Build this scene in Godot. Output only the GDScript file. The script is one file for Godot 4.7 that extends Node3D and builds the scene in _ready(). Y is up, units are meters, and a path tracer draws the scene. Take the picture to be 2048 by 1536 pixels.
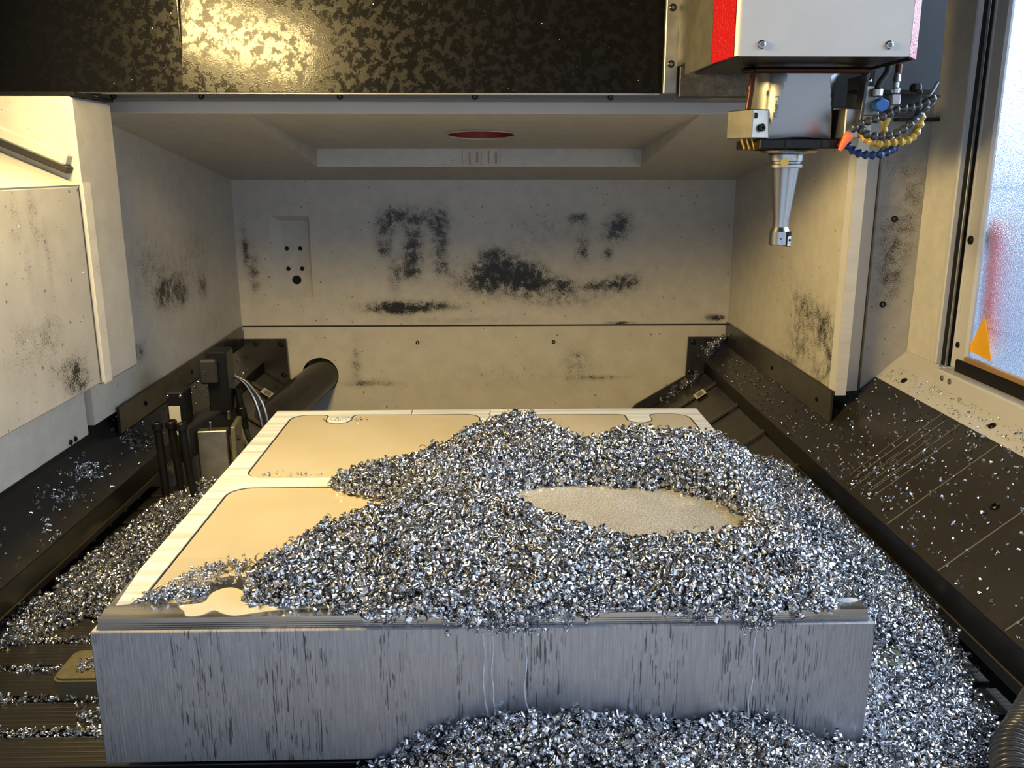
extends Node3D

var used := {}
var M := {}
var rng := RandomNumberGenerator.new()

# ------------------------------------------------------------------ mesh builder
class MB:
	var v := PackedVector3Array()
	var n := PackedVector3Array()
	var uv := PackedVector2Array()
	var ix := PackedInt32Array()
	var uvf: Callable

	func tri(a: Vector3, b: Vector3, c: Vector3, na: Vector3, nb: Vector3, nc: Vector3, ua := Vector2.ZERO, ub := Vector2.ZERO, uc := Vector2.ZERO) -> void:
		var g := (b - a).cross(c - a)
		if g.length_squared() < 1e-16:
			return
		if uvf.is_valid():
			ua = uvf.call(a)
			ub = uvf.call(b)
			uc = uvf.call(c)
		var k := v.size()
		v.append_array(PackedVector3Array([a, b, c]))
		n.append_array(PackedVector3Array([na, nb, nc]))
		uv.append_array(PackedVector2Array([ua, ub, uc]))
		if g.dot(na + nb + nc) > 0.0:
			ix.append_array(PackedInt32Array([k, k + 2, k + 1]))
		else:
			ix.append_array(PackedInt32Array([k, k + 1, k + 2]))

	func flat(a: Vector3, b: Vector3, c: Vector3, nn: Vector3) -> void:
		tri(a, b, c, nn, nn, nn)

	func quad(a: Vector3, b: Vector3, c: Vector3, d: Vector3, nn := Vector3.ZERO) -> void:
		if nn == Vector3.ZERO:
			nn = (c - a).cross(d - b).normalized()
		var u := [Vector2(0, 1), Vector2(1, 1), Vector2(1, 0), Vector2(0, 0)]
		tri(a, b, c, nn, nn, nn, u[0], u[1], u[2])
		tri(a, c, d, nn, nn, nn, u[0], u[2], u[3])

	# box with chamfered edges
	func box(c: Vector3, s: Vector3, ch := 0.0, b := Basis()) -> MB:
		var h := s / 2.0
		ch = minf(ch, 0.49 * minf(s.x, minf(s.y, s.z)))
		for a in 3:
			var p := (a + 1) % 3
			var q := (a + 2) % 3
			for sg in [-1.0, 1.0]:
				var nn := Vector3.ZERO
				nn[a] = sg
				var cs := []
				for t in [[-1, -1], [1, -1], [1, 1], [-1, 1]]:
					var w := Vector3.ZERO
					w[a] = sg * h[a]
					w[p] = t[0] * (h[p] - ch)
					w[q] = t[1] * (h[q] - ch)
					cs.append(c + b * w)
				quad(cs[0], cs[1], cs[2], cs[3], (b * nn).normalized())
				if ch > 0.0:
					for sp in [-1.0, 1.0]:
						var e := []
						for k in [[0, -1], [0, 1], [1, 1], [1, -1]]:
							var w := Vector3.ZERO
							w[a] = sg * (h[a] - (ch if k[0] == 1 else 0.0))
							w[p] = sp * (h[p] - (0.0 if k[0] == 1 else ch))
							w[q] = k[1] * (h[q] - ch)
							e.append(c + b * w)
						var m := Vector3.ZERO
						m[a] = sg
						m[p] = sp
						quad(e[0], e[1], e[2], e[3], (b * m).normalized())
		if ch > 0.0:
			for sx in [-1.0, 1.0]:
				for sy in [-1.0, 1.0]:
					for sz in [-1.0, 1.0]:
						var m := Vector3(sx, sy, sz)
						flat(c + b * (m * Vector3(h.x, h.y - ch, h.z - ch)), c + b * (m * Vector3(h.x - ch, h.y, h.z - ch)), c + b * (m * Vector3(h.x - ch, h.y - ch, h.z)), (b * m).normalized())
		return self

	# revolve (radius, height) points about the y axis of xf; crease keeps the profile's edges sharp
	func lathe(pf: Array, xf: Transform3D, seg := 24, crease := true) -> MB:
		for i in pf.size() - 1:
			var p: Vector2 = pf[i]
			var q: Vector2 = pf[i + 1]
			var d := (q - p).normalized()
			var n0 := Vector2(d.y, -d.x)
			var n1 := n0
			if not crease:
				if i > 0:
					var e: Vector2 = (p - pf[i - 1]).normalized()
					n0 = (n0 + Vector2(e.y, -e.x)).normalized()
				if i < pf.size() - 2:
					var e: Vector2 = (pf[i + 2] - q).normalized()
					n1 = (n1 + Vector2(e.y, -e.x)).normalized()
			for k in seg:
				var a := TAU * k / seg
				var b := TAU * (k + 1) / seg
				var ca := Vector3(cos(a), 0, sin(a))
				var cb := Vector3(cos(b), 0, sin(b))
				var up := Vector3.UP
				var pa := xf * (ca * p.x + up * p.y)
				var pb := xf * (cb * p.x + up * p.y)
				var qa := xf * (ca * q.x + up * q.y)
				var qb := xf * (cb * q.x + up * q.y)
				var na0 := (xf.basis * (ca * n0.x + up * n0.y)).normalized()
				var nb0 := (xf.basis * (cb * n0.x + up * n0.y)).normalized()
				var na1 := (xf.basis * (ca * n1.x + up * n1.y)).normalized()
				var nb1 := (xf.basis * (cb * n1.x + up * n1.y)).normalized()
				var u0 := float(k) / seg
				var u1 := float(k + 1) / seg
				var v0 := float(i) / (pf.size() - 1)
				var v1 := float(i + 1) / (pf.size() - 1)
				tri(pa, pb, qb, na0, nb0, nb1, Vector2(u0, v0), Vector2(u1, v0), Vector2(u1, v1))
				tri(pa, qb, qa, na0, nb1, na1, Vector2(u0, v0), Vector2(u1, v1), Vector2(u0, v1))
		return self

	func tube(path: Array, r: float, seg := 10, caps := true) -> MB:
		var rings := []
		var side := Vector3.ZERO
		for i in path.size():
			var t: Vector3 = (path[mini(i + 1, path.size() - 1)] - path[maxi(i - 1, 0)]).normalized()
			if i == 0:
				side = t.cross(Vector3.UP if absf(t.y) < 0.9 else Vector3.RIGHT).normalized()
			side = (side - t * side.dot(t)).normalized()
			var up := t.cross(side)
			var ring := []
			for k in seg:
				var a := TAU * k / seg
				ring.append([path[i] + (side * cos(a) + up * sin(a)) * r, side * cos(a) + up * sin(a)])
			rings.append(ring)
		for i in rings.size() - 1:
			for k in seg:
				var l := (k + 1) % seg
				var a = rings[i][k]
				var b = rings[i][l]
				var c = rings[i + 1][l]
				var d = rings[i + 1][k]
				tri(a[0], b[0], c[0], a[1], b[1], c[1])
				tri(a[0], c[0], d[0], a[1], c[1], d[1])
		if caps:
			for e in [0, rings.size() - 1]:
				var nn: Vector3 = (path[0] - path[1] if e == 0 else path[-1] - path[-2]).normalized()
				for k in seg:
					flat(path[e], rings[e][k][0], rings[e][(k + 1) % seg][0], nn)
		return self

	# polygon in the plane (o, x, y) pulled back by depth along -x.cross(y)
	func prism(poly: PackedVector2Array, o: Vector3, x: Vector3, y: Vector3, depth: float) -> MB:
		var z := x.cross(y).normalized()
		var t := Geometry2D.triangulate_polygon(poly)
		var at := func(p: Vector2, k: float) -> Vector3: return o + x * p.x + y * p.y - z * depth * k
		for i in range(0, t.size(), 3):
			flat(at.call(poly[t[i]], 0), at.call(poly[t[i + 1]], 0), at.call(poly[t[i + 2]], 0), z)
			flat(at.call(poly[t[i]], 1), at.call(poly[t[i + 1]], 1), at.call(poly[t[i + 2]], 1), -z)
		var cw := Geometry2D.is_polygon_clockwise(poly)
		for i in poly.size():
			var p := poly[i]
			var q := poly[(i + 1) % poly.size()]
			var d := (q - p).normalized()
			var nn := (x * d.y - y * d.x) * (-1.0 if cw else 1.0)
			quad(at.call(p, 0), at.call(q, 0), at.call(q, 1), at.call(p, 1), nn.normalized())
		return self

	# flat plate with thickness: pts in order round its seen face, n towards the viewer of that face
	func plate(pts: Array, nn: Vector3, th: float) -> MB:
		nn = nn.normalized()
		for i in range(1, pts.size() - 1):
			flat(pts[0], pts[i], pts[i + 1], nn)
			flat(pts[0] - nn * th, pts[i] - nn * th, pts[i + 1] - nn * th, -nn)
		var mid := Vector3.ZERO
		for p in pts:
			mid += p / pts.size()
		for i in pts.size():
			var p: Vector3 = pts[i]
			var q: Vector3 = pts[(i + 1) % pts.size()]
			var s := (q - p).cross(nn).normalized()
			if s.dot((p + q) / 2.0 - mid) < 0.0:
				s = -s
			quad(p, q, q - nn * th, p - nn * th, s)
		return self

	# square sheet with a round hole, in the plane (o, x, y); hole deepened backwards
	func holed(o: Vector3, x: Vector3, y: Vector3, hx: float, hy: float, r: float, depth: float) -> MB:
		var z := x.cross(y).normalized()
		for k in 32:
			var p := []
			for j in 2:
				var a := TAU * (k + j) / 32.0
				var c := Vector2(cos(a), sin(a))
				var m := minf(hx / maxf(absf(c.x), 1e-4), hy / maxf(absf(c.y), 1e-4))
				p.append([o + (x * c.x + y * c.y) * r, o + (x * c.x + y * c.y) * m, -(x * c.x + y * c.y)])
			quad(p[0][0], p[0][1], p[1][1], p[1][0], z)
			for q in [PI / 4, 3 * PI / 4, 5 * PI / 4, 7 * PI / 4]:
				var lo := TAU * k / 32.0
				var hi := TAU * (k + 1) / 32.0
				var corner := atan2(signf(sin(q)) * hy, signf(cos(q)) * hx)
				corner = corner if corner >= 0.0 else corner + TAU
				if corner > lo and corner < hi:
					flat(p[0][1], o + x * signf(cos(q)) * hx + y * signf(sin(q)) * hy, p[1][1], z)
			quad(p[0][0], p[1][0], p[1][0] - z * depth, p[0][0] - z * depth, p[0][2])
		return self

	func build() -> ArrayMesh:
		var a := []
		a.resize(Mesh.ARRAY_MAX)
		a[Mesh.ARRAY_VERTEX] = v
		a[Mesh.ARRAY_NORMAL] = n
		a[Mesh.ARRAY_TEX_UV] = uv
		a[Mesh.ARRAY_INDEX] = ix
		var m := ArrayMesh.new()
		m.add_surface_from_arrays(Mesh.PRIMITIVE_TRIANGLES, a)
		return m

# ------------------------------------------------------------------ scene helpers
func numbered(called: String) -> String:
	if not used.has(called):
		used[called] = 0
		return called
	used[called] += 1
	return "%s_%03d" % [called, used[called]]

func tag(o: Node3D, label: String, category: String, group := "", kind := "") -> Node3D:
	o.set_meta("label", label)
	o.set_meta("category", category)
	if group:
		o.set_meta("group", group)
	if kind:
		o.set_meta("kind", kind)
	return o

func base(called: String, label: String, category: String, at := Vector3.ZERO, group := "", kind := "") -> Node3D:
	var o := Node3D.new()
	o.name = numbered(called)
	o.position = at
	add_child(o)
	tag(o, label, category, group, kind)
	return o

# a part; its shape is given in world coordinates and moved into the thing's own
func part(called: String, shape, m: Material, parent: Node3D, label := "") -> MeshInstance3D:
	var o := MeshInstance3D.new()
	o.name = called
	o.mesh = shape.build() if shape is MB else shape
	o.material_override = null
	for s in o.mesh.get_surface_count():
		o.set_surface_override_material(s, m)
	if label:
		o.set_meta("label", label)
	parent.add_child(o, true)
	if shape is MB:
		var off := Vector3.ZERO
		var q: Node = parent
		while q is Node3D and q != self:
			off += (q as Node3D).position
			q = q.get_parent()
		o.position = -off
	return o

func single(called: String, shape, m: Material, label: String, category: String, group := "", kind := "") -> MeshInstance3D:
	var o := MeshInstance3D.new()
	o.name = numbered(called)
	o.mesh = shape.build() if shape is MB else shape
	for s in o.mesh.get_surface_count():
		o.set_surface_override_material(s, m)
	add_child(o)
	tag(o, label, category, group, kind)
	return o

func frame(at: Vector3, y: Vector3) -> Transform3D:
	y = y.normalized()
	var x := y.cross(Vector3.BACK if absf(y.z) < 0.9 else Vector3.RIGHT).normalized()
	return Transform3D(Basis(x, y, x.cross(y)), at)

var screw_mesh: ArrayMesh
var screw_hole: ArrayMesh

func screw(parent: Node3D, at: Vector3, normal: Vector3, r := 0.006, m: Material = null) -> MeshInstance3D:
	var off := Vector3.ZERO
	var q: Node = parent
	while q is Node3D and q != self:
		off += (q as Node3D).position
		q = q.get_parent()
	var o := part("screw", screw_mesh, m if m else M.screw, parent)
	var f := frame(at - off, normal)
	o.transform = Transform3D(f.basis.scaled(Vector3.ONE * r / 0.006), f.origin)
	return o

# ------------------------------------------------------------------ textures
func noise(seed_: int, freq: float, oct := 3, type := FastNoiseLite.TYPE_SIMPLEX_SMOOTH) -> FastNoiseLite:
	var f := FastNoiseLite.new()
	f.seed = seed_
	f.frequency = freq
	f.noise_type = type
	f.fractal_octaves = oct
	f.fractal_gain = 0.68 if oct >= 5 else 0.5
	if oct == 1:
		f.fractal_type = FastNoiseLite.FRACTAL_NONE
	return f

func bytes_of(f: FastNoiseLite, w: int, h: int, seamless := false) -> PackedByteArray:
	var im: Image = f.get_seamless_image(w, h) if seamless else f.get_image(w, h)
	im.convert(Image.FORMAT_L8)
	return im.get_data()

func tex_of(d: PackedByteArray, w: int, h: int, fmt: int) -> ImageTexture:
	return ImageTexture.create_from_image(Image.create_from_data(w, h, false, fmt, d))

# colour multiplied by mottling, with dark specks; repeats
func mottled(seed_: int, amount: float, specks: float, size := 512) -> ImageTexture:
	var a := bytes_of(noise(seed_, 0.012, 5), size, size, true)
	var b := bytes_of(noise(seed_ + 1, 0.16, 2), size, size, true)
	var d := PackedByteArray()
	d.resize(size * size * 3)
	for i in size * size:
		var k := 1.0 - amount * (1.0 - a[i] / 255.0)
		if b[i] / 255.0 > 1.0 - specks:
			k *= 0.3
		var c := int(clampf(k, 0.0, 1.0) * 255.0)
		d[3 * i] = c
		d[3 * i + 1] = c
		d[3 * i + 2] = c
	return tex_of(d, size, size, Image.FORMAT_RGB8)

# painted sheet with patches of black grime; blobs are [along, height, radius along, radius up, strength] in metres
func grimy(h0: float, h1: float, y0: float, y1: float, ppm: float, blobs: Array, seed_: int, runs := 0.0) -> ImageTexture:
	var w := int(absf(h1 - h0) * ppm)
	var h := int((y1 - y0) * ppm)
	var a := bytes_of(noise(seed_, 0.02, 4), w, h)
	var b := bytes_of(noise(seed_ + 1, 0.3, 3), w, h)
	var c := bytes_of(noise(seed_ + 2, 0.035, 3), w, h)
	var e := bytes_of(noise(seed_ + 3, 0.07, 2), w, h)
	var dens := PackedFloat32Array()
	dens.resize(w * h)
	for bl in blobs:
		var cx: float = (bl[0] - h0) / (h1 - h0) * w
		var cy: float = (y1 - bl[1]) * ppm
		var rx: float = bl[2] * ppm * 1.3
		var ry: float = bl[3] * ppm * 1.3
		for y in range(maxi(0, int(cy - 2.2 * ry)), mini(h, int(cy + 2.2 * ry))):
			for x in range(maxi(0, int(cx - 2.2 * rx)), mini(w, int(cx + 2.2 * rx))):
				var r2 := pow((x - cx) / rx, 2) + pow((y - cy) / ry, 2)
				dens[y * w + x] += bl[4] * exp(-1.6 * r2) * (0.25 + 1.5 * c[y * w + x] / 255.0)
	var d := PackedByteArray()
	d.resize(w * h * 3)
	for i in w * h:
		var k := 0.93 + 0.07 * a[i] / 255.0
		var g := clampf((b[i] / 255.0 - 0.5) * 1.9 + 0.5, 0.0, 1.0)
		var s := clampf((dens[i] - g) * 4.0 + 0.35, 0.0, 1.0) * clampf(dens[i] * 1.5 + 0.12, 0.0, 1.0)
		s = maxf(s, minf(0.35, dens[i] * 0.4))
		if e[i] > 228:
			s = maxf(s, 0.5)
		var dark := 0.055
		d[3 * i] = int(255.0 * lerpf(k, dark, s))
		d[3 * i + 1] = int(255.0 * lerpf(k * 0.995, dark, s))
		d[3 * i + 2] = int(255.0 * lerpf(k * 0.985, dark * 1.05, s))
	return tex_of(d, w, h, Image.FORMAT_RGB8)

func grey_noise(seed_: int, fx: float, fy: float, lo: float, hi: float, w: int, h: int, oct := 3) -> ImageTexture:
	var f := noise(seed_, 1.0, oct)
	var d := PackedByteArray()
	d.resize(w * h)
	for y in h:
		for x in w:
			var k := clampf(f.get_noise_2d(x * fx, y * fy) * 0.8 + 0.5, 0.0, 1.0)
			d[y * w + x] = int(255.0 * minf(1.0, lerpf(lo, hi, k)))
	return tex_of(d, w, h, Image.FORMAT_L8)

func bump_of(seed_: int, freq: float, size := 256, oct := 3) -> NoiseTexture2D:
	var t := NoiseTexture2D.new()
	t.noise = noise(seed_, freq, oct)
	t.seamless = true
	t.width = size
	t.height = size
	return t

func mat(c: Color, rough: float, metal := 0.0, extra := {}) -> StandardMaterial3D:
	var m := StandardMaterial3D.new()
	m.albedo_color = c
	m.roughness = rough
	m.metallic = metal
	for k in extra:
		m.set(k, extra[k])
	return m

func tri_tex(m: StandardMaterial3D, t: Texture2D, per_metre: float) -> StandardMaterial3D:
	m.albedo_texture = t
	m.uv1_triplanar = true
	m.uv1_world_triplanar = true
	m.uv1_scale = Vector3.ONE * per_metre
	return m

func bumped(m: StandardMaterial3D, t: Texture2D, cm: float) -> StandardMaterial3D:
	m.heightmap_enabled = true
	m.heightmap_texture = t
	m.heightmap_scale = cm
	return m

const PAINT := Color(0.80, 0.785, 0.75)

func materials() -> void:
	var speck := mottled(3, 0.10, 0.10)
	var orange := bump_of(8, 0.11, 256, 2)
	M.paint = bumped(tri_tex(mat(PAINT, 0.42), speck, 1.7), orange, 0.02)
	M.paint_clean = tri_tex(mat(Color(0.735, 0.73, 0.725), 0.4), mottled(4, 0.05, 0.0, 256), 1.2)
	M.paint_dimmed = tri_tex(mat(Color(0.68, 0.675, 0.66), 0.42), speck, 1.7)  # wall paint darkened to offset the strong lamp light on these parts
	M.dark = tri_tex(mat(Color(0.20, 0.19, 0.18), 0.3), mottled(5, 0.25, 0.06), 1.4)
	M.dark.roughness_texture = grey_noise(6, 0.02, 0.02, 0.7, 1.0, 256, 256)
	M.black = mat(Color(0.05, 0.05, 0.052), 0.38, 0.0, {"metallic_specular": 0.35})
	M.rubber = mat(Color(0.09, 0.09, 0.095), 0.55)
	M.void = mat(Color(0.03, 0.03, 0.03), 0.8)
	M.screw = mat(Color(0.13, 0.13, 0.13), 0.3, 0.7)
	M.steel = mat(Color(0.64, 0.635, 0.62), 0.25, 1.0)
	M.steel_sat = tri_tex(mat(Color(0.66, 0.65, 0.62), 0.42, 1.0), mottled(7, 0.2, 0.0, 256), 4.0)
	M.brass = mat(Color(0.80, 0.62, 0.30), 0.3, 1.0)
	M.copper = mat(Color(0.26, 0.15, 0.10), 0.42, 0.8)
	M.gold_edge = mat(Color(0.46, 0.43, 0.37), 0.38, 0.9)
	M.red = mat(Color(0.56, 0.03, 0.075), 0.42, 0.0, {"metallic_specular": 0.35})
	M.housing = mat(Color(0.55, 0.55, 0.545), 0.33, 1.0)
	M.red.uv1_triplanar = true
	M.red.uv1_world_triplanar = true
	M.red.uv1_scale = Vector3.ONE * 5.0
	bumped(M.red, bump_of(12, 0.12, 256, 3), 0.25)
	M.red_cup = mat(Color(0.52, 0.08, 0.06), 0.5)
	M.orange = mat(Color(0.93, 0.40, 0.20), 0.35)
	M.dark_red = mat(Color(0.45, 0.07, 0.08), 0.35)
	M.hose_grey = mat(Color(0.20, 0.20, 0.20), 0.22)
	M.hose_yellow = mat(Color(0.70, 0.57, 0.22), 0.3)
	M.hose_blue = mat(Color(0.05, 0.17, 0.33), 0.25)
	M.blue = mat(Color(0.10, 0.33, 0.60), 0.4)
	M.chip = mat(Color(0.86, 0.865, 0.88), 0.16, 1.0)
	M.packed = bumped(tri_tex(mat(Color(0.86, 0.865, 0.88), 0.4, 1.0), mottled(15, 0.12, 0.0, 256), 9.0), bump_of(16, 0.12, 256, 2), 0.5)
	M.yellow = mat(Color(0.93, 0.68, 0.06), 0.4)
	M.label = mat(Color(0.80, 0.79, 0.72), 0.6)
	M.ink = mat(Color(0.05, 0.05, 0.05), 0.6)
	M.olive = tri_tex(mat(Color(0.50, 0.48, 0.38), 0.4, 0.55), mottled(9, 0.2, 0.05, 256), 6.0)
	M.glow = mat(Color(1, 0.9, 0.65), 0.5, 0.0, {"emission_enabled": true, "emission": Color(1.0, 0.82, 0.48), "emission_energy_multiplier": 6.0})
	# dark bellows cloth: woven, wet in patches
	M.cloth = mat(Color(0.05, 0.05, 0.055), 1.0, 0.0, {"metallic_specular": 0.27})
	M.cloth.uv1_triplanar = true
	M.cloth.uv1_world_triplanar = true
	M.cloth.uv1_scale = Vector3.ONE * 1.3
	var pf := noise(21, 0.042, 6)
	pf.fractal_gain = 0.75
	var pd := bytes_of(pf, 512, 512, true)
	for i in pd.size():
		pd[i] = int(255.0 * lerpf(0.15, 0.40, smoothstep(0.47, 0.60, pd[i] / 255.0)))
	M.cloth.roughness_texture = tex_of(pd, 512, 512, Image.FORMAT_L8)
	bumped(M.cloth, bump_of(22, 0.42, 512, 2), 0.016)
	# bare aluminium, end-milled top: fine lines across
	M.milled = mat(Color(0.86, 0.855, 0.85), 0.27, 1.0)
	M.milled.uv1_triplanar = true
	M.milled.uv1_world_triplanar = true
	M.milled.uv1_scale = Vector3(1.0, 1.0, 1.0)
	M.milled.albedo_texture = grey_noise(31, 0.004, 0.09, 0.72, 1.0, 512, 512, 3)
	M.milled.roughness_texture = grey_noise(32, 0.006, 0.06, 0.6, 1.0, 512, 512, 3)
	# sawn aluminium front: vertical streaks, oily marks
	var w := 1400
	var h := 280
	var s1 := noise(41, 0.11, 3)
	var s2 := noise(42, 0.03, 3)
	var s3 := bytes_of(noise(43, 0.4, 2), w, h)
	var s4 := noise(44, 0.006, 2)
	var d := PackedByteArray()
	d.resize(w * h * 3)
	for y in h:
		for x in w:
			var str := s1.get_noise_2d(x * 2.6, y * 0.045)
			var bld := s2.get_noise_2d(x * 1.5, y * 0.5 + 300.0)
			var zone := smoothstep(-0.15, 0.25, s4.get_noise_2d(x, 0.0)) * 0.8 + 0.2
			var k := 0.86 + 0.12 * str + 0.10 * (s3[y * w + x] / 255.0 - 0.5)
			var mark := smoothstep(0.24, 0.42, str * 0.85 + bld * 0.4) * zone
			k = lerpf(k, 0.25, mark * 0.7)
			var c := int(clampf(k, 0.05, 1.0) * 255.0)
			var o := 3 * (y * w + x)
			d[o] = c
			d[o + 1] = c
			d[o + 2] = mini(255, int(c * 1.02))
	M.sawn = mat(Color(0.80, 0.805, 0.82), 0.5, 0.9)
	M.sawn.albedo_texture = tex_of(d, w, h, Image.FORMAT_RGB8)
	bumped(M.sawn, grey_noise(45, 0.5, 0.01, 0.0, 1.0, 1024, 128, 2), 0.02)
	# milky coolant
	var swirl := noise(51, 0.006, 4)
	swirl.domain_warp_enabled = true
	swirl.domain_warp_amplitude = 60.0
	swirl.domain_warp_frequency = 0.006
	var sw := bytes_of(swirl, 512, 512)
	var fr := bytes_of(noise(52, 0.22, 3), 512, 512)
	d = PackedByteArray()
	d.resize(512 * 512 * 3)
	var d2 := PackedByteArray()
	d2.resize(512 * 512 * 3)
	for i in 512 * 512:
		var k := sw[i] / 255.0
		d[3 * i] = int(lerpf(224.0, 236.0, k))
		d[3 * i + 1] = int(lerpf(209.0, 224.0, k))
		d[3 * i + 2] = int(lerpf(176.0, 198.0, k))
		var f := clampf((fr[i] / 255.0 - 0.32) * 4.0, 0.70, 1.0)
		d2[3 * i] = int(lerpf(206.0, 230.0, k) * f)
		d2[3 * i + 1] = int(lerpf(200.0, 226.0, k) * f)
		d2[3 * i + 2] = int(lerpf(184.0, 216.0, k) * f)
	M.coolant = mat(Color(0.72, 0.73, 0.76), 0.12)
	M.coolant.albedo_texture = tex_of(d, 512, 512, Image.FORMAT_RGB8)
	M.froth = mat(Color(0.78, 0.80, 0.86), 0.3)
	M.froth.albedo_texture = tex_of(d2, 512, 512, Image.FORMAT_RGB8)
	bumped(M.froth, bump_of(53, 0.15, 256, 3), 0.1)
	M.film = mat(Color(0.80, 0.815, 0.845), 0.1)
	M.thin_film = mat(Color(0.70, 0.685, 0.64), 0.12)
	M.film.uv1_triplanar = true
	M.film.uv1_world_triplanar = true
	M.film.uv1_scale = Vector3.ONE
	M.film.albedo_texture = grey_noise(54, 0.003, 0.07, 0.82, 1.04, 512, 512, 2)
	# window pane: wet, blurring
	M.pane = mat(Color(0.93, 0.97, 1.0, 0.0), 0.07, 0.0, {"refraction_enabled": true, "refraction_scale": 0.05, "transparency": BaseMaterial3D.TRANSPARENCY_ALPHA})
	M.pane.uv1_triplanar = true
	M.pane.uv1_world_triplanar = true
	M.pane.uv1_scale = Vector3.ONE * 3.0
	bumped(M.pane, bump_of(61, 0.22, 512, 3), 0.11)
	M.drop = mat(Color(0.97, 0.99, 1.0, 0.0), 0.02, 0.0, {"refraction_enabled": true, "refraction_scale": 0.033, "transparency": BaseMaterial3D.TRANSPARENCY_ALPHA})
	M.table = mat(Color(0.20, 0.195, 0.19), 0.38, 0.6)
	var lines := PackedByteArray()
	lines.resize(64 * 64)
	for i in 64 * 64:
		lines[i] = 255 if (i / 64) % 16 < 12 else 40
	M.table.uv1_triplanar = true
	M.table.uv1_world_triplanar = true
	M.table.uv1_scale = Vector3.ONE * 22.0
	bumped(M.table, tex_of(lines, 64, 64, Image.FORMAT_L8), 0.06)
	M.pcloth = mat(Color(0.30, 0.28, 0.25), 0.5, 0.3)
	bumped(tri_tex(M.pcloth, mottled(13, 0.5, 0.2, 256), 8.0), bump_of(14, 0.2, 256, 2), 0.08)

# ------------------------------------------------------------------ go
func _ready() -> void:
	var cam := Camera3D.new()
	cam.name = "camera"
	cam.position = Vector3(0, 0.863, 0)
	cam.rotation_degrees = Vector3(-13.93, -1.43, 0)
	cam.fov = 47.39
	cam.near = 0.05
	add_child(cam)
	var env := Environment.new()
	env.background_mode = Environment.BG_COLOR
	env.background_color = Color(0.80, 0.88, 1.0)
	env.background_energy_multiplier = 1.1
	env.tonemap_mode = Environment.TONE_MAPPER_LINEAR
	env.tonemap_exposure = 1.33
	env.sdfgi_enabled = true
	env.ssao_enabled = true
	env.ssil_enabled = true
	var we := WorldEnvironment.new()
	we.name = "world"
	we.environment = env
	add_child(we)
	rng.seed = 7
	materials()
	screw_mesh = MB.new().lathe([Vector2(0.0, -0.001), Vector2(0.0028, -0.001), Vector2(0.0028, 0.003), Vector2(0.0042, 0.003), Vector2(0.006, 0.0018), Vector2(0.006, 0.0)], Transform3D(), 14).build()
	work_lamp()
	hall_light_panel()
	hall_things()
	shell()
	window()
	chutes()
	gantry()
	table()
	block()
	spindle()
	hoses()
	back_corner()
	tool_setter()
	heaps()
	loose_chips()

# the yellowish machine lamp, high on the left just outside the frame
func work_lamp() -> void:
	var at := Vector3(-0.72, 1.33, -1.42)
	var dir := Vector3(0.70, -0.58, -0.42).normalized()
	var x := dir.cross(Vector3.UP).normalized()
	var b := Basis(x, -x.cross(dir), -dir)
	var o := base("work_lamp", "long machine work lamp high on the left wall, shining warm light into the enclosure", "lamp", at)
	var hs := MB.new().box(at - dir * 0.022, Vector3(0.54, 0.19, 0.035), 0.006, b)
	part("housing", hs, M.black, o)
	part("lens", MB.new().box(at, Vector3(0.50, 0.16, 0.008), 0.002, b), M.glow, o)
	part("bracket", MB.new().box(at + Vector3(-0.24, 0.06, 0.10), Vector3(0.48, 0.03, 0.03), 0.004), M.black, o)
	var l := AreaLight3D.new()
	l.name = "lamp_light"
	l.area_size = Vector2(0.50, 0.16)
	l.light_color = Color(1.0, 0.87, 0.58)
	l.light_energy = 3.5
	l.shadow_enabled = true
	l.area_range = 12.0
	l.area_attenuation = 2.0
	l.transform = Transform3D(b, at + dir * 0.012)
	add_child(l)

# added glowing panel that lights the chips, seen white through the wet pane
func hall_light_panel() -> void:
	var o := base("hall_light_panel", "added bright white light panel beyond the wet side window of the machine", "window", Vector3(2.4, 1.0, -2.6))
	var glow := mat(Color(0.9, 0.95, 1.0), 0.6, 0.0, {"emission_enabled": true, "emission": Color(0.86, 0.93, 1.0), "emission_energy_multiplier": 0.62})
	for k in 3:
		part("glow_panel", MB.new().box(Vector3(2.42, 1.80, -5.5 + 2.2 * k), Vector3(0.03, 1.2, 2.1), 0.004), glow, o)
	for k in 4:
		part("mullion", MB.new().box(Vector3(2.40, 1.80, -6.6 + 2.2 * k), Vector3(0.08, 1.3, 0.09), 0.005), M.paint_clean, o)
	part("sill", MB.new().box(Vector3(2.38, 1.16, -3.3), Vector3(0.14, 0.05, 6.8), 0.005), M.paint_clean, o)  # bars and sill only dress the added light panel
	var l := AreaLight3D.new()
	l.name = "added_light"  # added cool light aimed at the chips on the right
	l.area_size = Vector2(4.4, 1.2)
	l.light_color = Color(0.86, 0.93, 1.0)
	l.light_energy = 16.0
	l.shadow_enabled = true
	l.area_range = 14.0
	l.area_attenuation = 2.0
	l.transform = Transform3D(Basis(Vector3.UP, PI / 2), Vector3(2.38, 1.80, -2.2))
	add_child(l)

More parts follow.
